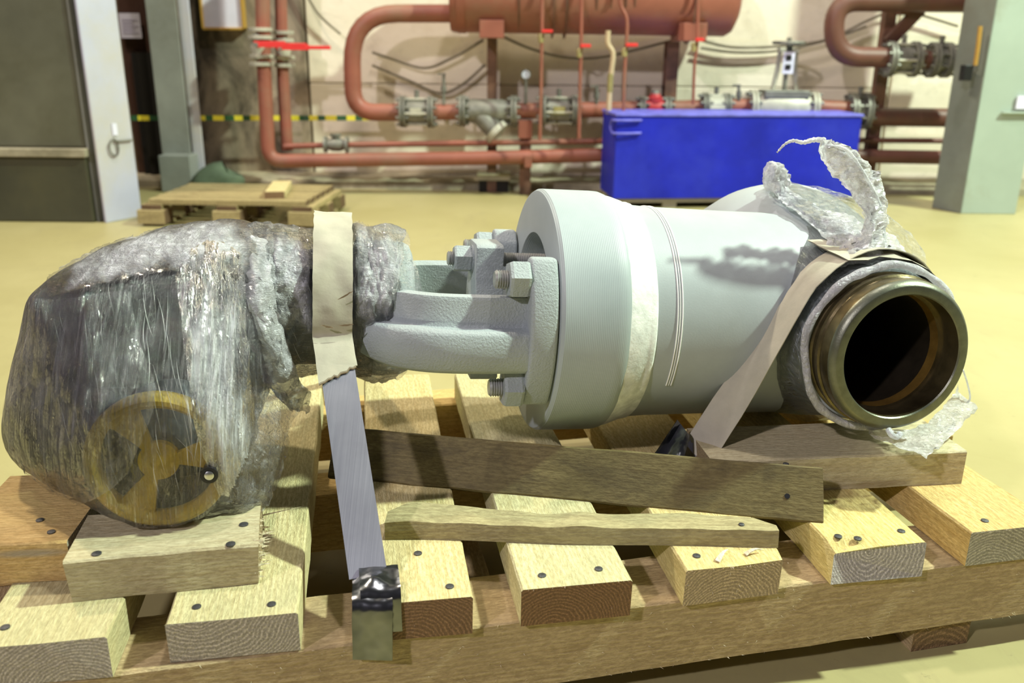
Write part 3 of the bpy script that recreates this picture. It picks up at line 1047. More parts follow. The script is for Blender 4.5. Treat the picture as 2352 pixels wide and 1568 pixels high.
lever_valve('pale flanged ball valve with red lever on the left riser', 599, (77, 103, 138), 4.70, 0.060, (584, 101, 704, 104))
lever_valve('pale flanged ball valve with red lever on the right riser', 652, (84, 108, 141), 4.78, 0.052, (636, 108, 760, 110))

# small valve on the thin pipe
a, b = ony(742, 333, 4.74), ony(802, 331, 4.74)
c = (a + b) / 2
sv = empty('small_valve', c, 'small rusty flanged valve on the thin red pipe', 'valve')
for h in (-0.062, 0.05):
    child(disc_along(G(), c, AXX, h, h + 0.014, 0.042, 18).out('flange', 'fitting_grey', smooth=40), sv)
child(G().lathe([(-0.06, 0), (-0.06, 0.02), (-0.02, 0.034), (0.02, 0.034), (0.06, 0.02), (0.06, 0)], c, AXX, 16).out('body', 'fitting_grey', smooth=40), sv)
child(G().lathe([(0.0, 0.02), (0.04, 0.02), (0.045, 0.03), (0.055, 0.03), (0.055, 0)], c, 'z', 14).out('bonnet', 'fitting_grey', smooth=40), sv)


# thin impulse tubes with red taps
def impulse(label, pts, r, handle=None, mat='pipe_red', Y=4.55, fit=None):
    P = PX(pts, Y)
    root = empty('impulse_tube', P[-1], label, 'tube', 'thin impulse tubes')
    child(G().tube(catmull(P, 4), r, 8).out('tube', mat, smooth=60), root)
    if handle:
        a, b = ony(handle[0], handle[1], Y), ony(handle[2], handle[3], Y)
        child(G().box((a.x, Y - 0.03, b.z), (b.x, Y - 0.012, a.z)).out('tap_lever', 'handle_red', bevel=0.002), root)
        child(G().lathe([(-0.03, 0), (-0.03, 0.013), (0.0, 0.016), (0.012, 0.012), (0.012, 0)], ony(handle[0] - 2, handle[3] + 8, Y), 'z', 12).out('tap_body', 'brass', smooth=40), root)
    if fit:
        for (x, y) in fit:
            child(G().lathe([(-0.022, 0), (-0.022, 0.015), (0.022, 0.015), (0.022, 0)], ony(x, y, Y), 'z', 10).out('union', 'brass', smooth=40), root)


impulse('thin red tube with a short red tap lever left of the yellow-plated valve', [(1246, -60), (1245, 60), (1243, 200), (1240, 322)], 0.0085, (1245, 68, 1269, 75))
impulse('thin red tube with a low red tap lever over the yellow-plated valve', [(1336, -60), (1335, 90), (1332, 200), (1330, 318)], 0.0085, (1333, 101, 1356, 109))
impulse('crooked tan hose with brass unions under the big cylinder', [(1397, 70), (1396, 100), (1408, 122), (1405, 160), (1401, 200), (1398, 262)], 0.013, None, 'hose', fit=((1402, 180), (1401, 200)))
impulse('thin kinked red tube left of the right stand', [(1424, -60), (1425, 8), (1440, 45), (1438, 110), (1434, 180), (1432, 258)], 0.0085, (1437, 99, 1463, 107))
impulse('thin red tube at the right end of the big cylinder', [(1604, -60), (1602, 80), (1600, 112), (1595, 150), (1592, 240)], 0.0075, (1596, 87, 1614, 95))

# gauge and small taps
c = ony(1208, 171, 4.74)
ga = empty('pressure_gauge', c, 'round pressure gauge standing on the pipe beside the strainer', 'gauge')
child(G().lathe([(-0.018, 0), (-0.018, 0.024), (0.012, 0.026), (0.012, 0)], c, 'y', 24).out('case', 'fitting_grey', smooth=40), ga)
child(G().lathe([(-0.0195, 0), (-0.0195, 0.020), (-0.018, 0.020)], c, 'y', 24).out('dial', 'gauge_face'), ga)
child(G().tube([c + Vector((0, 0, -0.02)), ony(1207, 238, 4.74)], 0.008, 8).out('gauge_stem', 'fitting_grey', smooth=60), ga)
for i, (x, y0, y1) in enumerate(((1019, 168, 240), (1370, 196, 240), (1697, 194, 238))):
    a, b = ony(x, y0, 4.74), ony(x, y1, 4.74)
    tpp = empty('drain_tap', b, ('small upright tap between the first valve and the strainer', 'small upright tap behind the tan hose', 'small upright tap left of the pale gate valve')[i], 'tap', 'small upright taps')
    child(G().cyl(b, a, 0.008, 8).out('riser', 'fitting_grey', smooth=50), tpp)
    child(G().box((a.x - 0.03, a.y - 0.006, a.z - 0.008), (a.x + 0.01, a.y + 0.006, a.z)).out('tap_lever', 'fitting_grey'), tpp)
    child(G().lathe([(-0.015, 0), (-0.015, 0.014), (0.015, 0.014), (0.015, 0)], (a + b) / 2, 'z', 10).out('tap_body', 'fitting_grey', smooth=40), tpp)

# cables drooping along the wall
for i, (pts, Y, lb) in enumerate((
        ([(690, -40), (730, 30), (782, 78)], 5.0, 'cable slanting down to the thick U-bend'),
        ([(855, 120), (900, 135), (975, 156), (1040, 132), (1110, 92)], 5.0, 'upper drooping cable inside the U-bend'),
        ([(855, 150), (940, 185), (1010, 214), (1060, 195), (1115, 148)], 5.0, 'lower drooping cable inside the U-bend'),
        ([(1155, 84), (1220, 112), (1300, 132), (1390, 130), (1540, 94)], 4.98, 'cable drooping below the big red cylinder'),
        ([(1610, 92), (1680, 108), (1790, 106), (1900, 90), (2000, 44), (2070, 25), (2200, 60)], 5.0, 'upper cable above the pale gate valve'),
        ([(1610, 110), (1690, 120), (1790, 116), (1900, 92), (1990, 60)], 5.0, 'lower cable above the pale gate valve'))):
    tag(G().tube(catmull(PX(pts, Y), 6), 0.0075, 6).out('cable', 'cable', smooth=60), lb, 'cable', 'cables along the wall')

# brackets, support foot, brace
a, b = ony(1191, 276, YP - 0.04), ony(1222, 318, YP - 0.04)
sp = empty('pipe_support', (a.x, YP, 0), 'red pipe support leg left of the yellow-plated valve', 'support')
child(G().box((a.x, YP - 0.05, b.z), (b.x, YP + 0.02, a.z)).out('upper_leg', 'pipe_red', bevel=0.003), sp)
child(G().box((a.x + 0.008, YP - 0.02, 0.0), (b.x - 0.004, YP + 0.03, b.z)).out('lower_leg', 'steel_post_rust', bevel=0.003), sp)
a2, b2 = ony(1205, 358, 4.65), ony(1222, 385, 4.65)
child(G().box((a2.x, 4.645, b2.z), (b2.x, 4.665, a2.z)).out('clamp', 'pipe_red', bevel=0.002), sp)
a, b = onz(1100, 441, 0), onz(1168, 441, 0)
hz = ony(1130, 398, a.y).z
kb = empty('concrete_block', a, 'low dark hollow block at the foot of the wall', 'block')
child(G().box((a.x, a.y, 0), (b.x, a.y + 0.12, hz * 0.62)).out('block_core', 'dark_void', bevel=0.004), kb)
child(G().box((a.x - 0.01, a.y - 0.01, hz * 0.62), (b.x + 0.01, a.y + 0.13, hz)).out('block_cap', 'kerb', bevel=0.004), kb)
a, b = ony(2040, 98, 4.72), ony(2112, 22, 4.72)
br_ = empty('pipe_bracket', a, 'dark red slanting bracket under the upper right pipe', 'bracket')
mwb = frame((a + b) / 2, b - a)
lb_ = (b - a).length
child(G().box((-lb_ / 2, -0.02, -0.03), (lb_ / 2, 0.02, 0.03)).out('brace', 'pipe_red_dark', mw=mwb, bevel=0.004), br_)
p = ony(2090, 25, 4.72)
child(G().box((p.x - 0.05, 4.70, p.z - 0.02), (p.x + 0.07, 4.76, p.z + 0.02)).out('bracket_head', 'pipe_red_dark', bevel=0.004), br_)
a = ony(2024, 180, 4.8)
child(G().box((a.x - 0.03, 4.78, 0.0), (a.x + 0.03, 4.84, a.z + 0.5)).out('bracket_post', 'steel_post_rust', bevel=0.004), br_)

# green sack by the wall
g = G()
c = Vector((ony(500, 417, 4.74).x, 4.66, 0))
for k in range(1):
    rows = []
    for i in range(9):
        v = i / 8
        row = []
        for j in range(24):
            t = 2 * math.pi * j / 24
            s = max(0.02, math.cos(v * math.pi / 2)) ** 0.55
            rr = 0.15 * s * (1 + 0.25 * noise.noise(Vector((math.cos(t) * 1.5, math.sin(t) * 1.5, v * 2))))
            row.append((c.x + rr * math.cos(t) * 1.0 + 0.05 * v, c.y + 0.08 + rr * 0.6 * math.sin(t), 0.125 * math.sin(v * math.pi / 2) * (1 - 0.3 * math.cos(t) * v)))
        row.append(row[0])
        rows.append(row)
    g.grid(rows)
tag(g.out('canvas_sack', 'bag_green', smooth=60), 'slumped green canvas sack beside the grey column foot', 'sack')

# ---- background pallet and offcut
ZT = 0.115
fl, frr, bl, brr = onz(338, 458, ZT), onz(700, 463, ZT), onz(440, 419, ZT), onz(768, 424, ZT)
bp = empty('flat_pallet', (fl + brr) / 2 - Vector((0, 0, ZT)), 'weathered flat pallet lying on the floor by the wall', 'pallet')
NB = 6
for k in range(NB):
    t = (k + 0.5) / NB
    a, b = fl.lerp(bl, t), frr.lerp(brr, t)
    wd = (bl - fl).length / NB * 0.74
    child(plank('deck_board', a, b, wd, 0.022, 'pallet_old', seed=k + 40), bp)
for k, t in enumerate((0.02, 0.5, 0.98)):
    a, b = fl.lerp(frr, t), bl.lerp(brr, t)
    dz = Vector((0, 0, -0.023))
    child(plank('stringer', a + dz, b + dz, 0.09, 0.02, 'pallet_old', seed=k + 50), bp)
    for s in (0.06, 0.5, 0.94):
        c = a.lerp(b, s)
        d = (frr - fl).normalized()
        child(plank('block', c + d * -0.06 + Vector((0, 0, -0.044)), c + d * 0.06 + Vector((0, 0, -0.044)), 0.09, ZT - 0.044 - 0.012, 'pallet_old', seed=k * 3 + 60), bp)
    if True:
        child(plank('bottom_board', a + Vector((0, 0, 0.012 - ZT)), b + Vector((0, 0, 0.012 - ZT)), 0.09, 0.011, 'pallet_old', seed=k + 70), bp)
a, b = onz(630, 440, ZT + 0.03), onz(648, 415, ZT + 0.03)
tag(plank('wood_offcut', a, b, 0.085, 0.03, 'pine', seed=77), 'short pale wood offcut lying on the flat pallet by the wall', 'offcut')

# ---- blue crate
yaw = math.radians(6)
fl = onz(1408, 458, 0.04)
fl = Vector((0.487, 4.335, 0.0))
xd = Vector((math.cos(yaw), math.sin(yaw), 0))
mwb = frame(fl, xd)
WB, DB = 1.222, 0.32
Z0 = ony(1408, 457, 4.335).z
ZB = ony(1420, 268, 4.335).z
bx_ = empty('blue_crate', mwb, 'long bright blue painted crate on a low runner', 'crate')
t = 0.03
child(G().box((0, 0, Z0), (WB, t, ZB)).out('front_panel', 'box_blue', mw=mwb, bevel=0.004), bx_)
child(G().box((0, DB - t, Z0), (WB, DB, ZB)).out('back_panel', 'box_blue', mw=mwb, bevel=0.004), bx_)
child(G().box((0, t, Z0), (t, DB - t, ZB)).out('side_panel', 'box_blue', mw=mwb, bevel=0.004), bx_)
child(G().box((WB - t, t, Z0), (WB, DB - t, ZB)).out('side_panel', 'box_blue', mw=mwb, bevel=0.004), bx_)
child(G().box((-0.006, -0.006, ZB + 0.0005), (WB + 0.006, DB + 0.006, ZB + 0.014)).out('lid', 'box_edge', mw=mwb, bevel=0.003), bx_)
hp = [Vector((0.12, -0.012, ZB - 0.075)), Vector((0.0, -0.016, ZB - 0.077)), Vector((-0.014, 0.03, ZB - 0.072)), Vector((-0.014, 0.06, ZB - 0.045)), Vector((-0.014, 0.03, ZB - 0.018)), Vector((0.0, -0.016, ZB - 0.016)), Vector((0.12, -0.012, ZB - 0.016))]
child(G().tube(catmull(hp, 5), 0.006, 8).out('handle', 'box_edge', mw=mwb, smooth=60), bx_)
for yy in (0.02, DB - 0.10):
    child(G().box((0.01, yy, Z0 - 0.022), (WB - 0.6, yy + 0.08, Z0 - 0.001)).out('runner', 'pine_grey', mw=mwb, bevel=0.002), bx_)
    child(G().box((WB - 0.59, yy, Z0 - 0.022), (WB - 0.02, yy + 0.08, Z0 - 0.001)).out('runner', 'pine_grey', mw=mwb, bevel=0.002), bx_)
for xx in (0.02, 0.26, 0.60, 0.98):
    child(G().box((xx, 0.03, 0), (xx + 0.07, DB - 0.03, Z0 - 0.0225)).out('foot', 'pine_grey', mw=mwb, bevel=0.002), bx_)

# ---- right column
a, b, c = onz(2140, 477, 0), onz(2206, 491, 0), onz(2332, 492, 0)
rc = empty('steel_column', b, 'teal green steel column with peeling paint at the right edge', 'column')
d = (c - b)
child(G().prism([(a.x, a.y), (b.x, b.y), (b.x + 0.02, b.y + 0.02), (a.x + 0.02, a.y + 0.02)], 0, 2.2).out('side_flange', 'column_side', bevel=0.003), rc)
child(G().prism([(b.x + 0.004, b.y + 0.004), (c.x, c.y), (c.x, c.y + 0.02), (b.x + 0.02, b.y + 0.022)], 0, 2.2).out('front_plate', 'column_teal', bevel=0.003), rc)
child(G().prism([(c.x - 0.02, c.y + 0.02), (c.x, c.y + 0.02), (c.x - 0.05, a.y), (c.x - 0.07, a.y)], 0, 2.2).out('back_flange', 'column_grey'), rc)
z0, z1 = ony(2300, 255, b.y).z, ony(2300, 262, b.y).z
p = ony(2302, 258, b.y - 0.01)
child(G().box((p.x, b.y - 0.016, p.z - 0.006), (p.x + 0.3, b.y - 0.001, p.z + 0.004)).out('weld_strip', 'column_teal', bevel=0.002), rc)
p = ony(2336, 235, b.y - 0.01)
child(G().box((p.x, b.y - 0.012, p.z - 0.03), (p.x + 0.08, b.y - 0.002, p.z + 0.03)).out('sticker', 'paper_white'), rc)
p = ony(2232, 168, b.y - 0.03)
child(G().box((p.x - 0.02, b.y - 0.0, p.z - 0.035), (p.x + 0.02, b.y + 0.05, p.z + 0.035)).out('junction_box', 'rubber', bevel=0.003), rc)
pp = [ony(2252, 60, b.y - 0.0), ony(2246, 110, b.y - 0.0), ony(2240, 150, b.y - 0.0)]
child(G().tube(pp, 0.010, 6).out('yellow_conduit', 'frame_ochre', smooth=60), rc)

# ================================================================== THE TIMBER SKID
ZD = 0.185
TB = 0.048
skid = empty('timber_skid', (0.1, 1.15, 0), 'pale timber skid of spaced deck boards on long beams under the valve', 'pallet')


def deck(k, flp, frp, ang, length, mat, zt=ZD, chip=None, thick=TB):
    """deck board from the two front corners in the picture, its direction and its length"""
    a, b = onz(*flp, zt), onz(*frp, zt)
    m = (a + b) / 2
    d = Vector((-math.sin(math.radians(ang)), math.cos(math.radians(ang)), 0))
    wdt = (b - a).dot(Vector((d.y, -d.x, 0)))
    o = plank('deck_board', m, m + d * length, wdt, thick, mat, seed=k, chip=chip)
    return child(o, skid), o


def chip6(p, ln, w, t):
    if p.y < -ln / 2 + 0.02 and p.x < -w / 2 + 0.01 and p.z > -0.01:
        p = p + Vector((0.006, 0.012, -0.012))
    return p


def chip5(p, ln, w, t):
    if p.y < -ln / 2 + 0.02 and p.x > w / 2 - 0.012:
        p = p + Vector((-0.004 + 0.002 * math.sin(p.z * 300), 0.006, 0))
    return p


DK = {}
_, DK[1] = deck(1, (-75, 1492), (246, 1462), 9.0, 0.72, 'pine_grey')
_, DK[2] = deck(2, (379, 1431), (684, 1410), 9.5, 0.72, 'pine_grey')
_, DK[3] = deck(3, (838, 1388), (1086, 1371), 9.2, 0.70, 'pine')
_, DK[4] = deck(4, (1197, 1354), (1452, 1331), 9.9, 0.69, 'pine_brown_end')
_, DK[5] = deck(5, (1574, 1309), (1813, 1291), 9.0, 0.68, 'pine_beige_end', chip=chip5)
_, DK[6] = deck(6, (1917, 1262), (2133, 1247), 9.5, 0.68, 'pine_yellow', chip=chip6)
_, DK[7] = deck(7, (2229, 1222), (2430, 1203), 12.0, 0.66, 'pine_orange')
# beams
bd = Vector((0.54, 0.123, 0)).normalized()
zb = ZD - TB - 0.0008


def beam(k, p, l0, l1, wd, mat='beam_wood', hgt=0.092):
    """beam whose front top edge passes through p"""
    n = Vector((-bd.y, bd.x, 0))
    c = Vector((p[0], p[1], zb)) + n * wd / 2
    return child(plank('beam', c + bd * l0, c + bd * l1, wd, hgt, mat, seed=k, rough=0.002), skid)


beam(21, (0.13, 0.884), -0.9, 0.95, 0.10)
beam(22, (-0.271, 1.150), -0.5, 1.05, 0.075, 'pine_orange')
beam(23, (-0.123, 1.498), -0.65, 0.9, 0.075, 'pine_orange')
zs = zb - 0.0925
for k, px in enumerate((0.59, -0.02, -0.62)):
    n = Vector((-bd.y, bd.x, 0))
    c = Vector((0.13, 0.884, zs)) + bd * (px - 0.13)
    child(plank('runner', c - n * (-0.012), c + n * 0.72, 0.085, zs, 'beam_wood', seed=30 + k), skid)


def nail(board, px, py, z, r=0.0048):
    p = onz(px, py, z)
    o = G().lathe([(-0.0005, r), (0.0012, r), (0.0016, r * 0.7), (0.0016, 0)], (0, 0, 0), 'z', 12).out('nail_head', 'nail_steel', smooth=30, mw=Matrix.Translation(p))
    return child(o, board)


for b, lst in {1: ((12, 1441),), 2: ((452, 1394), (624, 1388)), 3: ((960, 1271), (1033, 1347)), 4: ((1245, 1322), (1375, 1307)),
               5: ((1600, 1277),), 6: ((1970, 1237), (1925, 1232), (2070, 1220)), 7: ((2262, 1196),)}.items():
    for (x, y) in lst:
        nail(DK[b], x, y, ZD)

# ---- bearers lying on the deck
rb = plank('bearer', Vector((0.262, 1.068 + 0.058, 0.235)), Vector((0.622, 1.112 + 0.056, 0.235)), 0.112, 0.05, 'bearer_wood', seed=81)
tag(rb, 'thick pale bearer under the open pipe end, lying across the deck boards', 'timber', 'bearers under the valve')
nail(rb, 1805, 1066, 0.235, 0.004)
# left block
q0, q1 = onz(150, 1291, 0.235), onz(588, 1250, 0.235)
d = (q1 - q0).normalized()
n = Vector((-d.y, d.x, 0))
lbk = plank('bearer', q0 + n * 0.052, q1 + n * 0.052, 0.104, 0.0495, 'bearer_wood', seed=82, rough=0.003)
tag(lbk, 'short nailed bearer block under the yellow handwheel', 'timber', 'bearers under the valve')
for x, y in ((222, 1272), (530, 1250), (560, 1205)):
    nail(lbk, x, y, 0.235, 0.0052)
# splintered right end
g = G()
for i in range(46):
    s = random.random()
    z = -random.random() * 0.045
    a = q1 + n * (0.104 * s) + Vector((0, 0, z))
    ln_ = 0.004 + 0.016 * random.random() * (1.9 if s > 0.8 else 0.6)
    tip = a + (d + Vector((random.uniform(-.4, .4), random.uniform(-.5, .5), random.uniform(-.1, .35)))) * ln_
    w_ = n * random.uniform(0.001, 0.003)
    h_ = Vector((0, 0, random.uniform(0.001, 0.004)))
    a = a - d * 0.004
    g.add([a - w_, a + w_, a + h_, tip], [(0, 1, 2), (0, 3, 1), (1, 3, 2), (2, 3, 0)])
sp_ = g.out('splinters', 'splinter_wood')
sp_['kind'] = 'stuff'
child(sp_, lbk)
# bearer at the far left
a0, a1 = onz(-130, 1255, 0.235), onz(163, 1243, 0.235)
d0 = (a1 - a0).normalized()
n0_ = Vector((-d0.y, d0.x, 0))
lb2 = plank('bearer', a0 + n0_ * 0.085, a1 + n0_ * 0.085 - d0 * 0.004, 0.17, 0.0495, 'pine_orange', seed=83)
tag(lb2, 'orange toned bearer under the wrapped motor at the left edge', 'timber', 'bearers under the valve')
for x, y in ((118, 1222), (92, 1195)):
    nail(lb2, x, y, 0.235, 0.0045)

# ---- loose planks
th = math.radians(57)
pa, pb = onz(752, 1097, ZD), onz(1890, 1203, ZD)
dl = (pb - pa).normalized()
nb_ = Vector((-dl.y, dl.x, 0))
upv = nb_ * math.cos(th) + Vector((0, 0, math.sin(th)))
face_n = dl.cross(upv).normalized()        # faces the camera and up
if face_n.y > 0:
    face_n = -face_n
hgt = 0.072
tk = 0.014
off = upv * (hgt / 2)
lift = Vector((0, 0, 0.0))
dp = plank('loose_plank', pa + off + lift, pb + off + lift, hgt, tk, 'old_plank', up=face_n, seed=84, rough=0.002)
tag(dp, 'dark weathered plank leaning on edge in front of the valve', 'plank')
for px, py in ((1808, 1139),):
    t_ = face_n
    dd = ray(px, py)
    s_ = (pa - CAMP).dot(face_n) / dd.dot(face_n)
    pp_ = CAMP + dd * s_ + face_n * 0.0004
    child(G().lathe([(0, 0.0035), (0.0006, 0.0035), (0.0006, 0)], (0, 0, 0), 'z', 10).out('nail_hole', 'rubber', mw=frame(pp_, dl, face_n)), dp)
# slim wavy stick
g = G()
rows = []
NS = 40
for i in range(NS + 1):
    t = i / NS
    f0 = onz(884 + (1787 - 884) * t, (1240 + (1258 - 1240) * t) - 4 * math.sin(t * 9.5) * (1 - t), ZD)
    wv = 0.005 * noise.noise(Vector((t * 7, 0, 0))) + 0.003 * math.sin(t * 11)
    wdt = 0.040 + 0.010 * math.exp(-((t - 0.12) / 0.2) ** 2) + wv
    if t > 0.955:
        wdt *= 1 - (t - 0.955) * 11
    if t < 0.05:
        wdt *= 0.72 + t * 5.6
    thk = 0.022 + 0.004 * noise.noise(Vector((t * 9, 5, 0)))
    bk = f0 + Vector((0, wdt, 0))
    rows.append([f0, f0 + Vector((0, 0.001, thk * 0.5)), f0 + Vector((0, 0.003, thk)), (f0 + bk) / 2 + Vector((0, 0, thk + 0.001 * noise.noise(Vector((t * 30, 1, 0))))), bk + Vector((0, -0.003, thk)), bk, f0])
g.grid(rows)
nr = 7
g.f.append(tuple(range(0, 6)))
g.f.append(tuple(NS * nr + i for i in range(6)))
cst = sum((Vector(r[3]) for r in rows), Vector()) / len(rows)
mws = frame_y(cst, rows[-1][3] - rows[0][3])
inv = mws.inverted()
g.v = [inv @ p for p in g.v]
stk = tag(g.out('loose_stick', 'bark_stick', mw=mws), 'slim wavy-edged pale stick lying on the front deck boards', 'stick')
for x, y in ((1703, 1205),):
    nail(stk, x, y, ZD + 0.0225, 0.0035)
# nail slots in the stick's front edge
for x in (1682, 1732):
    p = onz(x, 1246, ZD + 0.004)
    child(G().box((-0.0028, -0.0008, -0.004), (0.0028, 0.003, 0.013), Matrix.Translation(p + Vector((0, 0.0008, 0)))).out('nail_slot', 'rubber'), stk)

# wood shavings on the deck
for i, (x0, y0, x1, y1) in enumerate(((1648, 1288, 1672, 1262), (1712, 1272, 1750, 1262))):
    a, b = onz(x0, y0, ZD + 0.002), onz(x1, y1, ZD + 0.004)
    dd = (b - a)
    sd = Vector((-dd.y, dd.x, 0)).normalized()
    rows = [[a + dd * t + sd * (0.0035 * (1 - t * 0.8)) * s + Vector((0, 0, 0.004 * math.sin(t * 3))) for s in (-1, 1)] for t in (0, .25, .5, .75, 1)]
    gg = G().grid(rows)
    gg.grid([[p + Vector((0, 0, -0.0008)) for p in r] for r in rows])
    tag(gg.out('wood_shaving', 'splinter_wood'), ('pale curled wood shaving on the board right of the slim stick nail', 'smaller flat wood shaving near the right tip of the slim stick')[i], 'shaving', 'wood shavings')

# torn saw fibres on the timber ends and beam
g = G()
rnd = random.Random(5)


def sliver(p, d, ln_, w_):
    s_ = d.orthogonal().normalized() * w_
    t_ = d.cross(s_).normalized() * w_ * 0.5
    g.add([p - s_, p + s_, p + t_, p + d * ln_], [(0, 1, 2), (0, 3, 1), (1, 3, 2), (2, 3, 0)])


for k, b in DK.items():
    mwb_ = b.matrix_world
    hw_ = max(abs(v.co.x) for v in b.data.vertices)
    hl_ = max(abs(v.co.y) for v in b.data.vertices)
    for i in range(34):
        x = rnd.uniform(-hw_, hw_)
        p = mwb_ @ Vector((x * 0.98, -hl_ + 0.002, -0.0006 if rnd.random() < 0.75 else -TB * rnd.random()))
        d = Vector((rnd.uniform(-.5, .5), -1, rnd.uniform(-.3, .5))).normalized()
        sliver(p, d, rnd.uniform(0.002, 0.006), rnd.uniform(0.0002, 0.0006))
n_b = Vector((-bd.y, bd.x, 0))
for i in range(260):
    s_ = rnd.uniform(-0.5, 0.68)
    z_ = zb - rnd.uniform(0.0, 0.092)
    if i % 5 == 0:
        z_ = zb - 0.091
    p = Vector((0.13, 0.884, z_)) + bd * s_
    d = (bd * rnd.uniform(-1, 1) - n_b * rnd.uniform(0.2, 0.6) + Vector((0, 0, rnd.uniform(-0.8, 0.2)))).normalized()
    sliver(p, d, rnd.uniform(0.002, 0.006), rnd.uniform(0.0002, 0.0005))
fz_ = g.out('saw_fibres', 'splinter_wood')
fz_['kind'] = 'stuff'
child(fz_, skid)

# ================================================================== THE VALVE
BC = Vector((0.455, 1.330, 0.366))
VM = Matrix.Translation(BC) @ Matrix.Rotation(math.radians(11.2), 4, 'Z') @ Matrix.Rotation(math.radians(3.5), 4, 'Y') @ Matrix.Rotation(math.radians(-3.5), 4, 'X')
VI = VM.inverted()


def Lp(px, py, ly):
    """valve-local point on the local plane y = ly seen at a pixel"""
    o = VI @ CAMP
    d = VI.to_3x3() @ ray(px, py)
    return o + d * ((ly - o.y) / d.y)


valve = empty('motorised_valve', VM, 'large grey motorised valve lying strapped on the timber skid', 'valve')


def vp(g, name, mat, smooth=40, bevel=0, seg=2, parent=None, label=None):
    o = g.out(name, mat, parent or valve, smooth, None, bevel, seg)
    if label:
        o['label'] = label
    return o


# bonnet flange with stepped bore, right side tapering to the neck
vp(G().lathe([(-0.39, 0), (-0.39, 0.060), (-0.402, 0.064), (-0.402, 0.084), (-0.392, 0.088), (-0.392, 0.105), (-0.428, 0.109), (-0.437, 0.113), (-0.437, 0.168), (-0.4355, 0.172), (-0.431, 0.175),
              (-0.36, 0.175), (-0.35, 0.1745), (-0.343, 0.172), (-0.338, 0.168), (-0.338, 0.12)], n=96), 'bonnet_flange', 'turned_paint', 28)
vp(G().lathe([(-0.343, 0.16), (-0.343, 0.1712), (-0.330, 0.168), (-0.316, 0.1635), (-0.312, 0.1615), (-0.309, 0.161), (-0.303, 0.1605), (-0.300, 0.158), (-0.300, 0.14)], n=96,
             wob=lambda h, t: 0.0009 * noise.noise(Vector((math.cos(t) * 14, math.sin(t) * 14, h * 220)))), 'weld_bead', 'weld_ring', 60, label='rough white weld ring')
vp(G().lathe([(-0.302, 0.13), (-0.302, 0.1575), (-0.27, 0.1555), (-0.15, 0.1535), (-0.03, 0.153), (0.0, 0.12)], n=96), 'bonnet_neck', 'grey_paint', 40)
for k, hx in enumerate((-0.272, -0.2685, -0.265)):
    g = G()
    ang = [math.radians(-28 + 175 * i / 60) for i in range(61)]
    R = 0.1562 - 0.0001 * k
    # angle measured from the front (-Y) towards the top (+Z)
    pts = [(hx, -R * math.cos(a), R * math.sin(a)) for a in ang]
    g.tube(pts, 0.0009 if k != 1 else 0.0006, 5)
    vp(g, 'score_line', 'score_white', 60)

# body: transverse tube bulging at the back, closed dome on the right
prof = [(0.30, 0.0), (0.30, 0.125), (0.285, 0.137), (0.24, 0.150), (0.20, 0.163), (0.15, 0.1735), (0.10, 0.177), (0.05, 0.174), (0.0, 0.165), (-0.05, 0.150), (-0.09, 0.136), (-0.13, 0.124), (-0.17, 0.113), (-0.20, 0.106), (-0.205, 0.09)]
prof2 = []
for i in range(len(prof) - 1):
    for k in range(3):
        t = k / 3
        prof2.append((prof[i][0] * (1 - t) + prof[i + 1][0] * t, prof[i][1] * (1 - t) + prof[i + 1][1] * t))
prof2.append(prof[-1])
vp(G().lathe(prof2, axis='y', n=72, wob=lambda h, t: 0.016 * max(0.0, math.cos(t)) * math.exp(-((h - 0.10) / 0.09) ** 2)), 'body', 'grey_paint', 50)
# pipe end
vp(G().lathe([(-0.19, 0.09), (-0.19, 0.1035), (-0.204, 0.1035), (-0.206, 0.1005), (-0.216, 0.1005), (-0.218, 0.1035), (-0.224, 0.1035), (-0.226, 0.101), (-0.242, 0.101), (-0.2445, 0.1005)], axis='y', n=72), 'weld_end', 'oily_steel', 40)
vp(G().lathe([(-0.2445, 0.1005), (-0.2475, 0.1), (-0.254, 0.0945), (-0.2545, 0.093), (-0.2545, 0.0835), (-0.2525, 0.082)], axis='y', n=96), 'end_face', 'ring_face', 35)
vp(G().lathe([(-0.2525, 0.082), (-0.228, 0.082), (-0.228, 0.0835), (-0.215, 0.0835), (-0.215, 0.0795)], axis='y', n=72), 'bore_lip', 'oily_steel', 35)
vp(G().lathe([(-0.215, 0.0815), (-0.207, 0.0795), (-0.200, 0.078)], axis='y', n=72), 'seat_ring', 'seat_gold', 35)
vp(G().lathe([(-0.200, 0.078), (-0.1, 0.077), (0.06, 0.077), (0.06, 0.0)], axis='y', n=48), 'bore', 'bore_dark', 35)

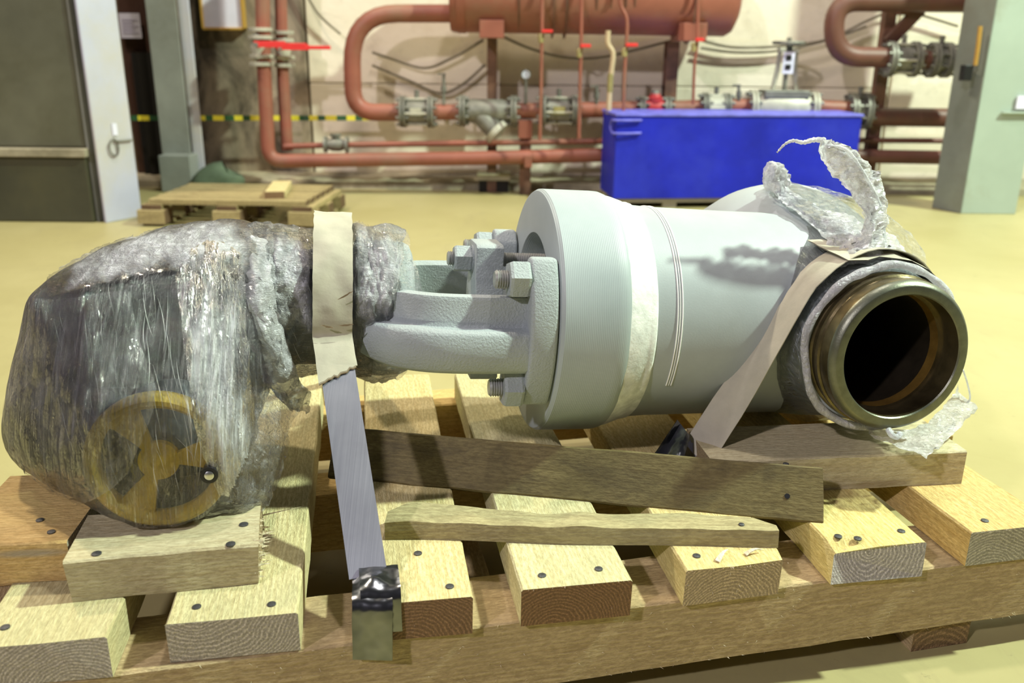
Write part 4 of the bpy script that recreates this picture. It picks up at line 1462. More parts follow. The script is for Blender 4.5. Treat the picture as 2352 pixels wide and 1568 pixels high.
# yoke: two feet on the flange, two arms, head
XA = Vector((-1, 0, 0))
AXL = (XA, Vector((0, 1, 0)), XA.cross(Vector((0, 1, 0))))
for s in (-1, 1):                      # s = -1 front, +1 back
    g = G()
    a1 = math.radians(35)
    poly = []
    M_ = 14
    for i in range(M_ + 1):
        a = -a1 + 2 * a1 * i / M_
        poly.append((0.1725 * math.cos(a), 0.1725 * math.sin(a)))
    zin = 0.1725 * math.sin(a1)
    poly += [(0.125, zin), (0.108, zin * 0.82), (0.104, 0.045), (0.104, -0.045), (0.108, -zin * 0.82), (0.125, -zin)]
    n_ = len(poly)
    xs0, xs1 = -0.475, -0.4385
    vs = [(xs0, s * p[0], p[1]) for p in poly] + [(xs1, s * p[0], p[1]) for p in poly]
    g.add(vs, [tuple(range(n_)), tuple(range(n_, 2 * n_))] + [(i, (i + 1) % n_, n_ + (i + 1) % n_, n_ + i) for i in range(n_)])
    vp(g, 'yoke_foot', 'cast_paint', 35, bevel=0.005, seg=3)
    # arm
    ctr = [Vector((x, y, 0)) for x, y in ((-0.462, 0.136), (-0.49, 0.137), (-0.54, 0.138), (-0.59, 0.133), (-0.625, 0.118), (-0.648, 0.098), (-0.668, 0.070))]
    ctr = catmull(ctr, 5)
    sec = [(-0.017, 0.046), (-0.008, 0.052), (0.002, 0.050), (0.005, 0.044), (0.006, 0.018), (0.010, 0.012), (0.024, 0.010), (0.029, 0.004), (0.030, -0.020), (0.027, -0.040), (0.018, -0.047), (0.0, -0.050), (-0.017, -0.046)]
    rows = []
    m_ = len(ctr)
    for i, p in enumerate(ctr):
        tn = (ctr[min(i + 1, m_ - 1)] - ctr[max(i - 1, 0)]).normalized()
        nr_ = Vector((tn.y, -tn.x, 0))
        if nr_.y < 0:
            nr_ = -nr_
        t = i / (m_ - 1)
        # the foot end flares, the ledge fades into a full section next to the foot
        ex = max(0, 1 - t * 9)
        sc_ = 1 + 0.35 * ex ** 2
        tail = max(0, (t - 0.72) / 0.28)
        row = []
        for (o_, z) in sec:
            oo = o_
            zz = z * sc_ * (1 - 0.12 * tail) - 0.004
            q_ = p + nr_ * oo
            row.append(Vector((q_.x, s * q_.y, zz)))
        row.append(row[0])
        rows.append(row)
    g = G().grid(rows)
    nn_ = len(sec)
    g.f.append(tuple(range(nn_)))
    g.f.append(tuple((m_ - 1) * (nn_ + 1) + i for i in range(nn_)))
    vp(g, 'yoke_arm', 'cast_paint', 45)
vp(G().lathe([(-0.612, 0.0), (-0.612, 0.045), (-0.614, 0.080), (-0.618, 0.089), (-0.628, 0.094), (-0.655, 0.096), (-0.668, 0.095), (-0.668, 0)], n=64), 'yoke_head', 'cast_paint', 35)
# studs and nuts on the feet
for sy in (-1, 1):
    for sz in (-1, 1):
        c = Vector((-0.475, sy * 0.136, sz * 0.0725 - 0.003))
        st = vp(G().thread(c + Vector((-0.0005, 0, 0)), AXL, 0.044, 0.0125, 0.0032), 'stud', 'stud_grey', 25)
        vp(G().hexnut(c, AXL, 0.0265, 0.045, rot=0.15 + 0.1 * sz), 'nut', 'cast_paint', None, parent=st)
# gland bar
g = G()
poly = [(-0.034, -0.094), (-0.026, -0.098), (0.026, -0.098), (0.034, -0.094), (0.034, -0.052), (0.044, -0.03), (0.046, 0.0), (0.044, 0.03), (0.034, 0.052), (0.034, 0.094), (0.026, 0.098), (-0.026, 0.098), (-0.034, 0.094), (-0.034, 0.052), (-0.044, 0.03), (-0.046, 0), (-0.044, -0.03), (-0.034, -0.052)]
n_ = len(poly)
g.add([(-0.527, p[0], p[1]) for p in poly] + [(-0.488, p[0], p[1]) for p in poly], [tuple(range(n_)), tuple(range(n_, 2 * n_))] + [(i, (i + 1) % n_, n_ + (i + 1) % n_, n_ + i) for i in range(n_)])
vp(g, 'gland_bar', 'cast_paint', 30, bevel=0.002)
for sz in (-1, 1):
    c = Vector((-0.395, 0.0, sz * 0.073))
    st = vp(G().thread(c, AXL, 0.168, 0.0105, 0.0026), 'gland_stud', 'stud_grey', 25)
    vp(G().hexnut(c + Vector((-0.134, 0, 0)), AXL, 0.025, 0.034, rot=0.3), 'nut', 'cast_paint', None, parent=st)
    vp(G().lathe([(0, 0.01), (0, 0.02), (0.003, 0.02), (0.003, 0.01)], c + Vector((-0.1345, 0, 0)), 'x', 24), 'washer', 'cast_paint', 30, parent=st)
vp(G().lathe([(-0.49, 0.0), (-0.49, 0.034), (-0.45, 0.034), (-0.45, 0.045), (-0.395, 0.045), (-0.395, 0)], n=40), 'gland_follower', 'cast_paint', 35)
vp(G().lathe([(-0.64, 0), (-0.64, 0.019), (-0.525, 0.019), (-0.525, 0)], n=28), 'stem', 'cast_paint', 40)

# ---- electric actuator under the film
NK = vp(G().lathe([(-0.668, 0), (-0.668, 0.098), (-0.69, 0.098), (-0.694, 0.085), (-0.705, 0.080), (-0.77, 0.080), (-0.78, 0.090), (-0.784, 0.102), (-0.81, 0.102), (-0.81, 0)], n=56), 'actuator_neck', 'actuator_grey', 40)
vp(G().box((-0.765, -0.088, 0.040), (-0.735, -0.06, 0.070)), 'neck_clip', 'actuator_black', 40, bevel=0.004)
g = G()
for (x, zl, zh, hy) in ((-0.805, -0.088, 0.088, 0.085), (-0.815, -0.100, 0.098, 0.098), (-0.86, -0.105, 0.106, 0.108), (-0.95, -0.105, 0.090, 0.112), (-1.03, -0.100, 0.060, 0.112), (-1.07, -0.095, 0.036, 0.106), (-1.082, -0.085, 0.024, 0.095)):
    row = []
    for k in range(33):
        t = 2 * math.pi * k / 32
        ct, st = math.cos(t), math.sin(t)
        y = hy * math.copysign(abs(ct) ** 0.35, ct)
        z = (zh + zl) / 2 + (zh - zl) / 2 * math.copysign(abs(st) ** 0.35, st)
        row.append((x, y, z))
    g_rows = row
    g.v += [Vector(p) for p in row]
nst = 7
for i in range(nst - 1):
    for j in range(32):
        a = i * 33 + j
        g.f.append((a, a + 1, a + 34, a + 33))
g.f.append(tuple(range(32)))
g.f.append(tuple((nst - 1) * 33 + j for j in range(32)))
HOUS = vp(g, 'actuator_housing', 'actuator_dark', 35)
COVER = vp(G().box((-1.01, -0.145, -0.075), (-0.875, -0.09, 0.050)), 'terminal_cover', 'actuator_black', 40, bevel=0.012, seg=3)
LUG = vp(G().box((-0.895, -0.130, 0.040), (-0.868, -0.09, 0.090)), 'cover_lug', 'actuator_black', 40, bevel=0.003)
MOT = vp(G().lathe([(-0.14, 0), (-0.14, 0.045), (-0.125, 0.062), (-0.10, 0.070), (0.12, 0.070), (0.15, 0.06), (0.16, 0)], (-1.045, 0, -0.135), 'y', 40), 'motor', 'actuator_dark', 40)
WC = Vector((-0.912, -0.25, -0.122))
GB = vp(G().lathe([(-0.05, 0.0), (-0.05, 0.066), (-0.16, 0.062), (-0.185, 0.05), (-0.20, 0.032), (-0.246, 0.024), (-0.246, 0)], (WC.x, 0, WC.z), 'y', 40), 'handwheel_gearbox', 'actuator_grey', 40)

# handwheel: dished disc with three openings
RW = 0.079
hw_mat = 'wheel_yellow'
bm = bmesh.new()
NT, rings = 120, [0.0, 0.012, 0.022, 0.030, 0.038, 0.046, 0.053, 0.0585, 0.0625, 0.068, 0.073, 0.077, 0.079]
TILTW = math.radians(6)


def wheel_y(r, front):
    # front surface bulges at hub and rim
    hub = -0.010 * math.exp(-(r / 0.018) ** 2)
    rim_ = -0.012 * max(0.0, math.cos((r - 0.0705) / 0.0095 * math.pi / 2)) if 0.061 < r < 0.08 else 0.0
    return (hub + rim_ - 0.003) if front else (-rim_ * 0.9 + 0.004)


def in_hole(r, t):
    if r < 0.0255 or r > 0.0605:
        return False
    for c in (60, 180, 300):
        d = (math.degrees(t) - c - math.degrees(TILTW) + 180) % 360 - 180
        half = 43.5
        if abs(d) < half:
            return True
    return False


fv, bv_ = {}, {}
for i, r in enumerate(rings):
    for k in range(NT):
        if r == 0 and k > 0:
            fv[(i, k)] = fv[(i, 0)]
            bv_[(i, k)] = bv_[(i, 0)]
            continue
        t = 2 * math.pi * k / NT
        fv[(i, k)] = bm.verts.new((WC.x + r * math.cos(t), WC.y + wheel_y(r, True), WC.z + r * math.sin(t)))
        bv_[(i, k)] = bm.verts.new((WC.x + r * math.cos(t), WC.y + wheel_y(r, False), WC.z + r * math.sin(t)))
cell = {}
for i in range(len(rings) - 1):
    for k in range(NT):
        rm = (rings[i] + rings[i + 1]) / 2
        cell[(i, k)] = not in_hole(rm, 2 * math.pi * (k + 0.5) / NT)


def quad(a):
    u_ = []
    for v in a:
        if v not in u_:
            u_.append(v)
    if len(u_) > 2:
        try:
            bm.faces.new(u_)
        except ValueError:
            pass


for (i, k), on in cell.items():
    k2 = (k + 1) % NT
    if on:
        quad([fv[i, k], fv[i + 1, k], fv[i + 1, k2], fv[i, k2]])
        quad([bv_[i, k], bv_[i, k2], bv_[i + 1, k2], bv_[i + 1, k]])
        # side walls where the neighbour is open
        if not cell[(i, k2)]:
            quad([fv[i, k2], fv[i + 1, k2], bv_[i + 1, k2], bv_[i, k2]])
        if not cell[(i, (k - 1) % NT)]:
            quad([fv[i, k], bv_[i, k], bv_[i + 1, k], fv[i + 1, k]])
        if i + 1 >= len(rings) - 1 or not cell[(i + 1, k)]:
            quad([fv[i + 1, k], bv_[i + 1, k], bv_[i + 1, k2], fv[i + 1, k2]])
        if i > 0 and not cell[(i - 1, k)]:
            quad([fv[i, k], fv[i, k2], bv_[i, k2], bv_[i, k]])
WH = from_bm('handwheel', bm, 'wheel_yellow', valve, 40)
WH['label'] = 'yellow three-spoked handwheel under clear film'
kn = Lp(482, 1087, -0.272)
vp(G().lathe([(0.015, 0.0085), (-0.002, 0.0090), (-0.006, 0.0095), (-0.0065, 0.006), (-0.004, 0.0055)], kn, 'y', 28), 'knob', 'rubber', 40, parent=WH, label='black knob ring')
vp(G().lathe([(-0.003, 0.0058), (-0.0065, 0.0052), (-0.0075, 0.0035), (-0.0075, 0)], kn, 'y', 24), 'knob_pin', 'bright_steel', 40, parent=WH)


# ================================================================== STRAPS
def ribbon(name, pts, widths, wdir, thick, mat, parent, smooth=40, wave=None, sub=1, across=7):
    """flat band through pts; wdir gives the width direction at each point; thickness outwards"""
    rows_t, rows_b = [], []
    m = len(pts)
    for i, p in enumerate(pts):
        p = Vector(p)
        tn = (Vector(pts[min(i + 1, m - 1)]) - Vector(pts[max(i - 1, 0)])).normalized()
        wd = Vector(wdir[i] if isinstance(wdir, list) else wdir)
        wd = (wd - tn * wd.dot(tn)).normalized()
        nr_ = tn.cross(wd).normalized()
        w_ = widths[i] if isinstance(widths, (list, tuple)) else widths
        rt, rb_ = [], []
        for k in range(across):
            s = -0.5 + k / (across - 1)
            dv = wave(i / (m - 1), s) if wave else 0.0
            q_ = p + wd * (w_ * s) + nr_ * dv
            rt.append(q_ + nr_ * thick)
            rb_.append(q_)
        rows_t.append(rt)
        rows_b.append(rb_)
    g = G()
    g.grid(rows_t)
    nb = len(g.v)
    g.grid([list(r) for r in rows_b])
    nc = across
    for i in range(m - 1):
        for k in (0, nc - 1):
            a, b = i * nc + k, (i + 1) * nc + k
            g.f.append((a, b, b + nb, a + nb))
    for i in (0, m - 1):
        for k in range(nc - 1):
            a = i * nc + k
            g.f.append((a, a + 1, a + 1 + nb, a + nb))
    return child(g.out(name, mat, None, smooth), parent) if parent else g.out(name, mat, None, smooth)


# left strap: over the actuator neck, down to the front beam
RS = 0.113
s1 = empty('steel_strap', onz(845, 1400, 0.14), 'steel strap with kraft paper sleeve over the wrapped actuator neck', 'strap', 'tie-down straps')
xS = -0.722
arc = []
for i in range(25):
    a = math.radians(150 - (150 + 12) * i / 24)          # from the back over the top to the front
    arc.append(Vector((xS, RS * math.cos(a), RS * 1.02 * math.sin(a) + 0.012)))
arc = [Vector((p.x, -p.y, p.z)) for p in arc]
arcw = [VM @ p for p in arc]
end = onz(846, 1322, 0.195)
str8 = [arcw[-1].lerp(end, t) for t in [k / 14 for k in range(1, 15)]]
tail = onz(840, 880, 0.185)
back_end = Vector((arcw[0].x - 0.01, arcw[0].y + 0.22, 0.19))
pre = [back_end.lerp(arcw[0], t) for t in (0, 0.25, 0.5, 0.75)]
allp = pre + arcw + str8
WDX = VM.to_3x3() @ Vector((1, 0, 0))
WDE = Vector((1, 0.06, 0.0))
wds = [WDX] * (len(pre) + len(arcw)) + [WDX.lerp(WDE, k / 14) for k in range(1, 15)]
ribbon('steel_band', allp, 0.0425, wds, 0.0012, 'strap_steel', s1)
# paper sleeve on the upper part: slightly wider, wavy
pi0 = 3
cut = len(pre) + len(arcw) + 1
seg_pts = allp[pi0:cut]
fin_ = catmull(seg_pts, 3)
ctrp = VM @ Vector((xS, 0, 0.01))
fin2 = []
for p in fin_:
    o_ = (p - ctrp)
    o_ = o_ - WDX * o_.dot(WDX)
    fin2.append(p + o_.normalized() * 0.0035)
ext = fin2[-1]
dirx = (str8[6] - str8[0]).normalized()
nout = Vector((0, -1, 0.25)).normalized() * 0.0005
for k in range(1, 5):
    fin2.append(ext + dirx * 0.006 * k)
m_f = len(fin2)


def pw(t, s):
    return 0.0034 * noise.noise(Vector((t * 9, s * 2.2, 1))) + 0.0010 * noise.noise(Vector((t * 40, s * 5, 4)))


wid = [0.050 + 0.002 * noise.noise(Vector((i * 0.3, 3, 3))) for i in range(m_f)]
ribbon('paper_sleeve', fin2, wid, WDX, 0.0010, 'kraft', s1, 60, pw, across=9)
# torn cracks in the sleeve: small curled lips
for (x0, y0, x1, y1) in ((775, 688, 812, 667), (738, 746, 766, 752), (778, 747, 812, 744)):
    a, b = VM @ Lp(x0, y0, -0.124), VM @ Lp(x1, y1, -0.124)
    mid = (a + b) / 2
    g = G()
    tp_, bt_ = [], []
    for k in range(9):
        t = k / 8
        q_ = a.lerp(b, t) + Vector((0, 0, 0.0012 * noise.noise(Vector((t * 6, x0, 0)))))
        hh_ = 0.0016 * math.sin(math.pi * t) + 0.0002
        tp_.append(q_ + Vector((0, 0, hh_ * 0.3)))
        bt_.append(q_ - Vector((0, 0.0006, hh_)))
    g.grid([tp_, bt_])
    child(g.out('torn_lip', 'kraft_edge'), s1)
# torn lower edge
tz = fin2[-1]
g = G()
ed0 = tz - WDX * 0.0245
ed1 = tz + WDX * 0.0245
top_, bot_ = [], []
for k in range(13):
    t = k / 12
    p = ed0.lerp(ed1, t) + Vector((0, -0.0035, 0))
    zig = 0.004 * noise.noise(Vector((t * 9, 7, 0))) + 0.002 * noise.noise(Vector((t * 30, 7, 0)))
    lo = p + dirx * (0.026 * (1 - t) - 0.004 + zig)
    top_.append(p - dirx * 0.006)
    bot_.append(lo)
g.grid([top_, bot_])
n0g = len(g.v)
g.grid([[p + Vector((0, 0.0012, 0)) for p in top_], [p + Vector((0, 0.0012, 0)) for p in bot_]])
child(g.out('torn_edge', 'kraft', smooth=60), s1)
g = G().grid([[p + Vector((0, -0.0004, 0)) - dirx * 0.0015 for p in bot_], [p + dirx * 0.0025 + Vector((0, 0.0012, 0)) for p in bot_]])
child(g.out('torn_fibre', 'kraft_edge', smooth=60), s1)
# folded end piece nailed to the front beam
bw_ = 0.0435
top0 = onz(855, 1318, 0.192)
bnd = onz(856, 1386, 0.1885)
low = ony(856, 1514, bnd.y - 0.006)
fold = catmull([top0 + Vector((0, 0.004, -0.004)), top0, top0.lerp(bnd, 0.4) + Vector((0, -0.0005, 0.003)), top0.lerp(bnd, 0.8) + Vector((0, -0.001, 0.003)), bnd + Vector((0, -0.002, -0.003)), bnd.lerp(low, 0.35) + Vector((0, -0.003, 0)), bnd.lerp(low, 0.7), low], 4)


def fw(t, s):
    return 0.0035 * math.exp(-((t - 0.25) / 0.12) ** 2) * math.cos(s * 7 + 1) + 0.001 * noise.noise(Vector((t * 6, s * 4, 9)))


ribbon('folded_end', fold, bw_, Vector((1, 0.02, 0)), 0.0014, 'strap_shiny', s1, 50, fw, across=11)
ribbon('folded_end', [p + Vector((0.006 + 0.006 * i / len(fold), 0.009, 0.008 - 0.0)) for i, p in enumerate(fold[6:-4])], bw_, Vector((1, 0.1, 0)), 0.0014, 'strap_shiny', s1, 50, fw, across=9)
nl = onz(870, 1341, 0.196)
child(G().lathe([(-0.001, 0.0048), (0.0012, 0.0048), (0.0018, 0.003), (0.0018, 0)], (0, 0, 0), 'z', 14).out('nail_head', 'nail_steel', smooth=30, mw=frame(nl + Vector((0, -0.002, 0.0015)), (1, 0, 0), (0, -0.55, 0.85))), s1)

# right strap: over the pipe neck, slanting down to the deck
s2 = empty('steel_strap', onz(1540, 1040, ZD), 'paper-covered strap slanting from the pipe end down to the deck', 'strap', 'tie-down straps')
yS = -0.155
RN = 0.129
arc = []
for i in range(17):
    a = math.radians(38 + (158 - 38) * i / 16)
    arc.append(VM @ Vector((RN * math.cos(a), yS - 0.0 + 0.02 * math.cos(a), RN * math.sin(a))))
e2 = onz(1600, 1046, 0.215)
st2 = [arc[-1].lerp(e2, k / 12) for k in range(1, 13)]
all2 = arc + st2
WN = VM.to_3x3() @ Vector((0, -1, 0))
WE = Vector((0.75, -0.55, 0.22))
w2 = [WN] * len(arc) + [WN.lerp(WE, min(1, k / 8)) for k in range(1, 13)]


def pw2(t, s):
    return 0.002 * noise.noise(Vector((t * 9, s * 3, 21)))


ribbon('paper_sleeve', all2, [0.058 if i < 14 else 0.050 for i in range(len(all2))], w2, 0.0012, 'kraft', s2, 60, pw2, across=9)
ribbon('steel_band', [p + Vector((0.0, 0.003, -0.003)) for p in all2[14:]] + [onz(1532, 1052, ZD + 0.004)], 0.0425, w2[14:] + [WE], 0.001, 'strap_steel', s2)
# upper torn paper flap lying over the pipe
rows = []
for i in range(9):
    a = math.radians(25 + (118 - 25) * i / 8)
    row = []
    for k in range(6):
        yy = -0.10 - 0.095 * k / 5 - 0.012 * noise.noise(Vector((i * 0.9, k * 0.3, 2)))
        rr = 0.134 + 0.004 * noise.noise(Vector((i * 0.6, k * 0.5, 6))) - 0.012 * k / 5 + (0.010 if (i == 8) else 0)
        row.append(VM @ Vector((rr * math.cos(a), yy, rr * math.sin(a))))
    rows.append(row)
g = G().grid(rows)
g.grid([[p + Vector((0, 0.0005, -0.0012)) for p in r] for r in rows])
child(g.out('paper_flap', 'kraft', smooth=60), s2)
# dark torn steel end by the deck
a, b = onz(1500, 1046, 0.192), onz(1560, 965, 0.225)
tg = [(1494, 1056), (1512, 1030), (1532, 1000), (1556, 964)]
tg2 = [(1572, 1058), (1574, 1040), (1580, 1020), (1584, 1000)]
rows = [[ony(x0 + (x1 - x0) * k / 4, y0 + (y1 - y0) * k / 4, 1.100 + 0.006 * math.sin(k * 1.4) + 0.012 * i) for k in range(5)] for i, ((x0, y0), (x1, y1)) in enumerate(zip(tg, tg2))]
g = G().grid(rows)
g.grid([[p + Vector((0.0, 0.0014, 0)) for p in r] for r in rows])
child(g.out('steel_tongue', 'strap_shiny', smooth=60), s2)

# ================================================================== STRETCH FILM
def eval_mesh(me, mods):
    """applies modifiers to a mesh without operators"""
    o = bpy.data.objects.new('tmp', me)
    COL.objects.link(o)
    for typ, kw in mods:
        m = o.modifiers.new('m', typ)
        for k, v in kw.items():
            setattr(m, k, v)
    dg = bpy.context.evaluated_depsgraph_get()
    dg.update()
    out = bpy.data.meshes.new_from_object(o.evaluated_get(dg))
    bpy.data.objects.remove(o)
    return out


def hull_film(name, pts, voxel, mat, smooth_it, disp, label):
    bm = bmesh.new()
    for p in pts:
        bm.verts.new(p)
    r = bmesh.ops.convex_hull(bm, input=bm.verts)
    bmesh.ops.delete(bm, geom=list(set(r['geom_interior'] + r['geom_unused'])), context='VERTS')
    me = bpy.data.meshes.new(name)
    bm.to_mesh(me)
    bm.free()
    me = eval_mesh(me, [('REMESH', dict(mode='VOXEL', voxel_size=voxel)), ('SMOOTH', dict(factor=0.6, iterations=smooth_it))])
    me.update()
    nrm = [v.normal.copy() for v in me.vertices]
    for v, nn in zip(me.vertices, nrm):
        v.co = v.co + nn * disp(v.co, nn)
    me.update()
    o = fin(name, me, mat, None, 180, VM)
    return tag(o, label, 'film')


def pts_of(objs, grow=0.0):
    out = []
    for o in objs:
        c = sum((v.co for v in o.data.vertices), Vector()) / len(o.data.vertices)
        for v in o.data.vertices:
            out.append(v.co + (v.co - c).normalized() * grow)
    return out


def d_act(p, n):
    st = noise.noise(Vector((p.x * 70, p.y * 7, p.z * 7)))
    st2 = noise.noise(Vector((p.x * 28 + p.z * 12, p.y * 5, p.z * 6 + 4)))
    st3 = noise.noise(Vector((p.x * 160, p.y * 18, p.z * 18)))
    return 0.005 + 0.0016 * st + 0.003 * st2 + 0.0007 * st3


hp_ = pts_of([HOUS, COVER, MOT, GB, LUG], 0.002) + pts_of([WH], 0.001)
hp_ += [Vector((-0.86, 0, 0.116)), Vector((-0.84, -0.05, 0.108)), Vector((-1.13, 0.02, -0.16)), Vector((-1.125, 0.05, -0.12)), Vector((-1.12, -0.06, -0.17))]
film1 = hull_film('stretch_film', hp_, 0.0055, 'film', 6, d_act, 'clear stretch film wrapped tightly around the dark actuator and handwheel')

# film on the actuator neck
rows = []
NXX, NTT = 64, 96
for i in range(NXX + 1):
    u_ = i / NXX
    x = -0.835 + 0.218 * u_
    row = []
    for k in range(NTT):
        t = 2 * math.pi * k / NTT
        r = 0.104 + 0.004 * math.sin(u_ * 9)
        r += 0.010 * math.exp(-((x + 0.690) / 0.010) ** 2) * max(0, math.sin(t)) + 0.004 * math.exp(-((x + 0.655) / 0.02) ** 2)
        if x < -0.80:
            r += 0.004
        r += 0.006 * noise.noise(Vector((x * 45, math.cos(t) * 2.2, math.sin(t) * 2.2)))
        r += 0.0022 * noise.noise(Vector((x * 150, math.cos(t) * 9, math.sin(t) * 9)))
        xx = x + 0.010 * noise.noise(Vector((u_ * 3, math.cos(t) * 2, math.sin(t) * 2 + 5))) + 0.02 * (u_ ** 3) * noise.noise(Vector((9, math.cos(t) * 1.7, math.sin(t) * 1.7)))
        row.append(Vector((xx, r * math.cos(t), r * math.sin(t) + 0.006)))
    row.append(row[0])
    rows.append(row)
film2 = tag(G().grid(rows).out('stretch_film', 'film_clear', None, 180, VM), 'crumpled clear film around the actuator neck on both sides of the papered strap', 'film')


def sheet(ctrl, nu, nv, amp, freq, seed, parent_mw=True):
    """ctrl: rows of (px, py, local y); smooth dense grid with crumple"""
    R = [[Lp(*c) for c in row] for row in ctrl]
    R = [catmull(row, nv) for row in R]
    Cc = [catmull([R[i][j] for i in range(len(R))], nu) for j in range(len(R[0]))]
    rows = [[Cc[j][i] for j in range(len(Cc))] for i in range(len(Cc[0]))]
    out = []
    for i, row in enumerate(rows):
        o = []
        for j, p in enumerate(row):
            w_ = noise.noise_vector(p * freq + Vector((seed, 0, 0))) * amp + noise.noise_vector(p * freq * 3.1 + Vector((0, seed, 0))) * amp * 0.45
            rid = abs(noise.noise(p * freq * 1.7 + Vector((seed, seed, 0))))
            o.append(p + w_ + Vector((0, -amp * 1.2 * (1 - rid * 2), 0)))
        out.append(o)
    return out


def sheet_obj(name, grids, mat, label=None, cat='film', parent=None):
    g = G()
    for rows in grids:
        g.grid(rows)
    o = g.out(name, mat, parent, 180, None if parent else VM)
    if label:
        tag(o, label, cat)
    return o


# thick twisted fold of film between actuator and neck, hanging to the deck
fold_rows = [[(556, 545, -0.05), (580, 540, -0.07), (610, 545, -0.07)],
             [(548, 640, -0.12), (585, 640, -0.135), (625, 650, -0.12)],
             [(560, 740, -0.13), (600, 745, -0.150), (645, 760, -0.125)],
             [(590, 830, -0.12), (635, 840, -0.140), (680, 855, -0.11)],
             [(625, 900, -0.09), (660, 915, -0.110), (705, 905, -0.08)],
             [(672, 936, -0.06), (682, 942, -0.075), (700, 936, -0.05)]]
sheet_obj('film_fold', [sheet(fold_rows, 8, 10, 0.006, 42, 3.0), sheet([[(a + 6, b + 4, c + 0.012) for a, b, c in r] for r in fold_rows], 8, 10, 0.006, 38, 9.0)], 'film_white', parent=film2)
# torn fringe below the fold
fr1 = [[(556, 900, -0.16), (610, 890, -0.14), (665, 905, -0.12), (694, 932, -0.10)],
       [(540, 980, -0.20), (585, 975, -0.19), (640, 975, -0.16), (668, 985, -0.13)],
       [(528, 1070, -0.23), (575, 1070, -0.22), (620, 1065, -0.20), (655, 1058, -0.16)],
       [(500, 1140, -0.24), (545, 1150, -0.235), (590, 1150, -0.22), (628, 1140, -0.20)],
       [(430, 1192, -0.235), (500, 1190, -0.235), (560, 1182, -0.23), (612, 1168, -0.22)]]
sheet_obj('film_fringe', [sheet(fr1, 9, 10, 0.006, 36, 5.0), sheet([[(a - 5, b - 6, c + 0.016) for a, b, c in r] for r in fr1], 8, 9, 0.007, 44, 15.0)], 'film_clear', parent=film1)
# strands: thin white strips that paint glints along the film's stretched creases
bv1 = BVHTree.FromPolygons([v.co.copy() for v in film1.data.vertices], [tuple(p.vertices) for p in film1.data.polygons])


def strands(n, region, ang, spread, length, wid, mat, name, parent, bvh, seed, wmax=2.0):
    rnd = random.Random(seed)
    g = G()
    for _ in range(n):
        px, py = rnd.uniform(region[0], region[2]), rnd.uniform(region[1], region[3])
        a = math.radians(rnd.gauss(ang, spread))
        ln_ = rnd.uniform(0.3, 1.0) * length
        o = VI @ CAMP
        row0, row1 = [], []
        w_ = wid * rnd.uniform(0.5, wmax)
        bend = rnd.uniform(-0.25, 0.25)
        sgs = 7
        ok = True
        for k in range(sgs + 1):
            t = k / sgs
            aa = a + bend * (t - 0.5)
            x = px + math.cos(aa) * ln_ * (t - 0.5)
            y = py + math.sin(aa) * ln_ * (t - 0.5)
            d = (VI.to_3x3() @ ray(x, y)).normalized()
            h = bvh.ray_cast(o, d)
            if h[0] is None:
                ok = False
                break
            tp_ = math.sin(math.pi * min(max(t, 0.04), 0.96))
            sv_ = Vector((-math.sin(aa), 0, math.cos(aa)))
            p = h[0] - d * 0.0012
            sv2 = (VI.to_3x3() @ (_r * -math.sin(aa) + _u * -math.cos(aa)))
            row0.append(p - sv2 * w_ * tp_)
            row1.append(p + sv2 * w_ * tp_ - d * w_ * 0.6)
        if ok:
            g.grid([row0, row1])
    o = g.out(name, mat, parent, 180)
    o['kind'] = 'stuff'
    return o




def patch(name, mat, rows_px, nu, nv, lift, amp, freq, seed, parent, bvh):
    """second layer of film clinging to the first: picture grid cast onto the wrapped surface"""
    R = [catmull([Vector((x, y, 0)) for x, y in r], nv) for r in rows_px]
    Cc = [catmull([R[i][j] for i in range(len(R))], nu) for j in range(len(R[0]))]
    rows = [[Cc[j][i] for j in range(len(Cc))] for i in range(len(Cc[0]))]
    o = VI @ CAMP
    g = G()
    pts = []
    for row in rows:
        pr_ = []
        for p in row:
            d = (VI.to_3x3() @ ray(p.x, p.y)).normalized()
            h = bvh.ray_cast(o, d)
            if h[0] is None:
                pr_.append(None)
                continue
            q_ = h[0]
            n_ = h[1] if h[1].dot(d) < 0 else -h[1]
            k = noise.noise(Vector((q_.x * freq[0], q_.y * freq[1], q_.z * freq[1] + seed)))
            k2 = noise.noise(Vector((q_.x * freq[0] * 2.7, q_.y * freq[1] * 2.7, q_.z * freq[1] * 2.7 + seed)))
            pr_.append(q_ + n_ * (lift + amp * abs(k) + amp * 0.5 * k2))
        pts.append(pr_)
    idx = {}
    fades = []
    for i, r in enumerate(pts):
        for j, p in enumerate(r):
            if p is not None:
                idx[i, j] = len(g.v)
                ed = min(i / (len(pts) - 1), j / (len(r) - 1), 1 - i / (len(pts) - 1), 1 - j / (len(r) - 1)) * 2
                q_ = p
                k = ed * 2.2 + 0.9 * noise.noise(Vector((q_.x * freq[0] * 0.8, q_.y * freq[1] * 0.8, q_.z * freq[1] * 0.8 + seed))) - 0.25
                fades.append(max(0.0, min(1.0, k)) * min(1.0, ed * 6))
                g.v.append(p)
    for i in range(len(pts) - 1):
        for j in range(len(pts[0]) - 1):
            ks = [(i, j), (i, j + 1), (i + 1, j + 1), (i + 1, j)]
            if all(k in idx for k in ks):
                g.f.append(tuple(idx[k] for k in ks))
    o_ = g.out(name, mat, parent, 180)
    at_ = o_.data.attributes.new('layers', 'FLOAT', 'POINT')
    at_.data.foreach_set('value', fades)
    return o_


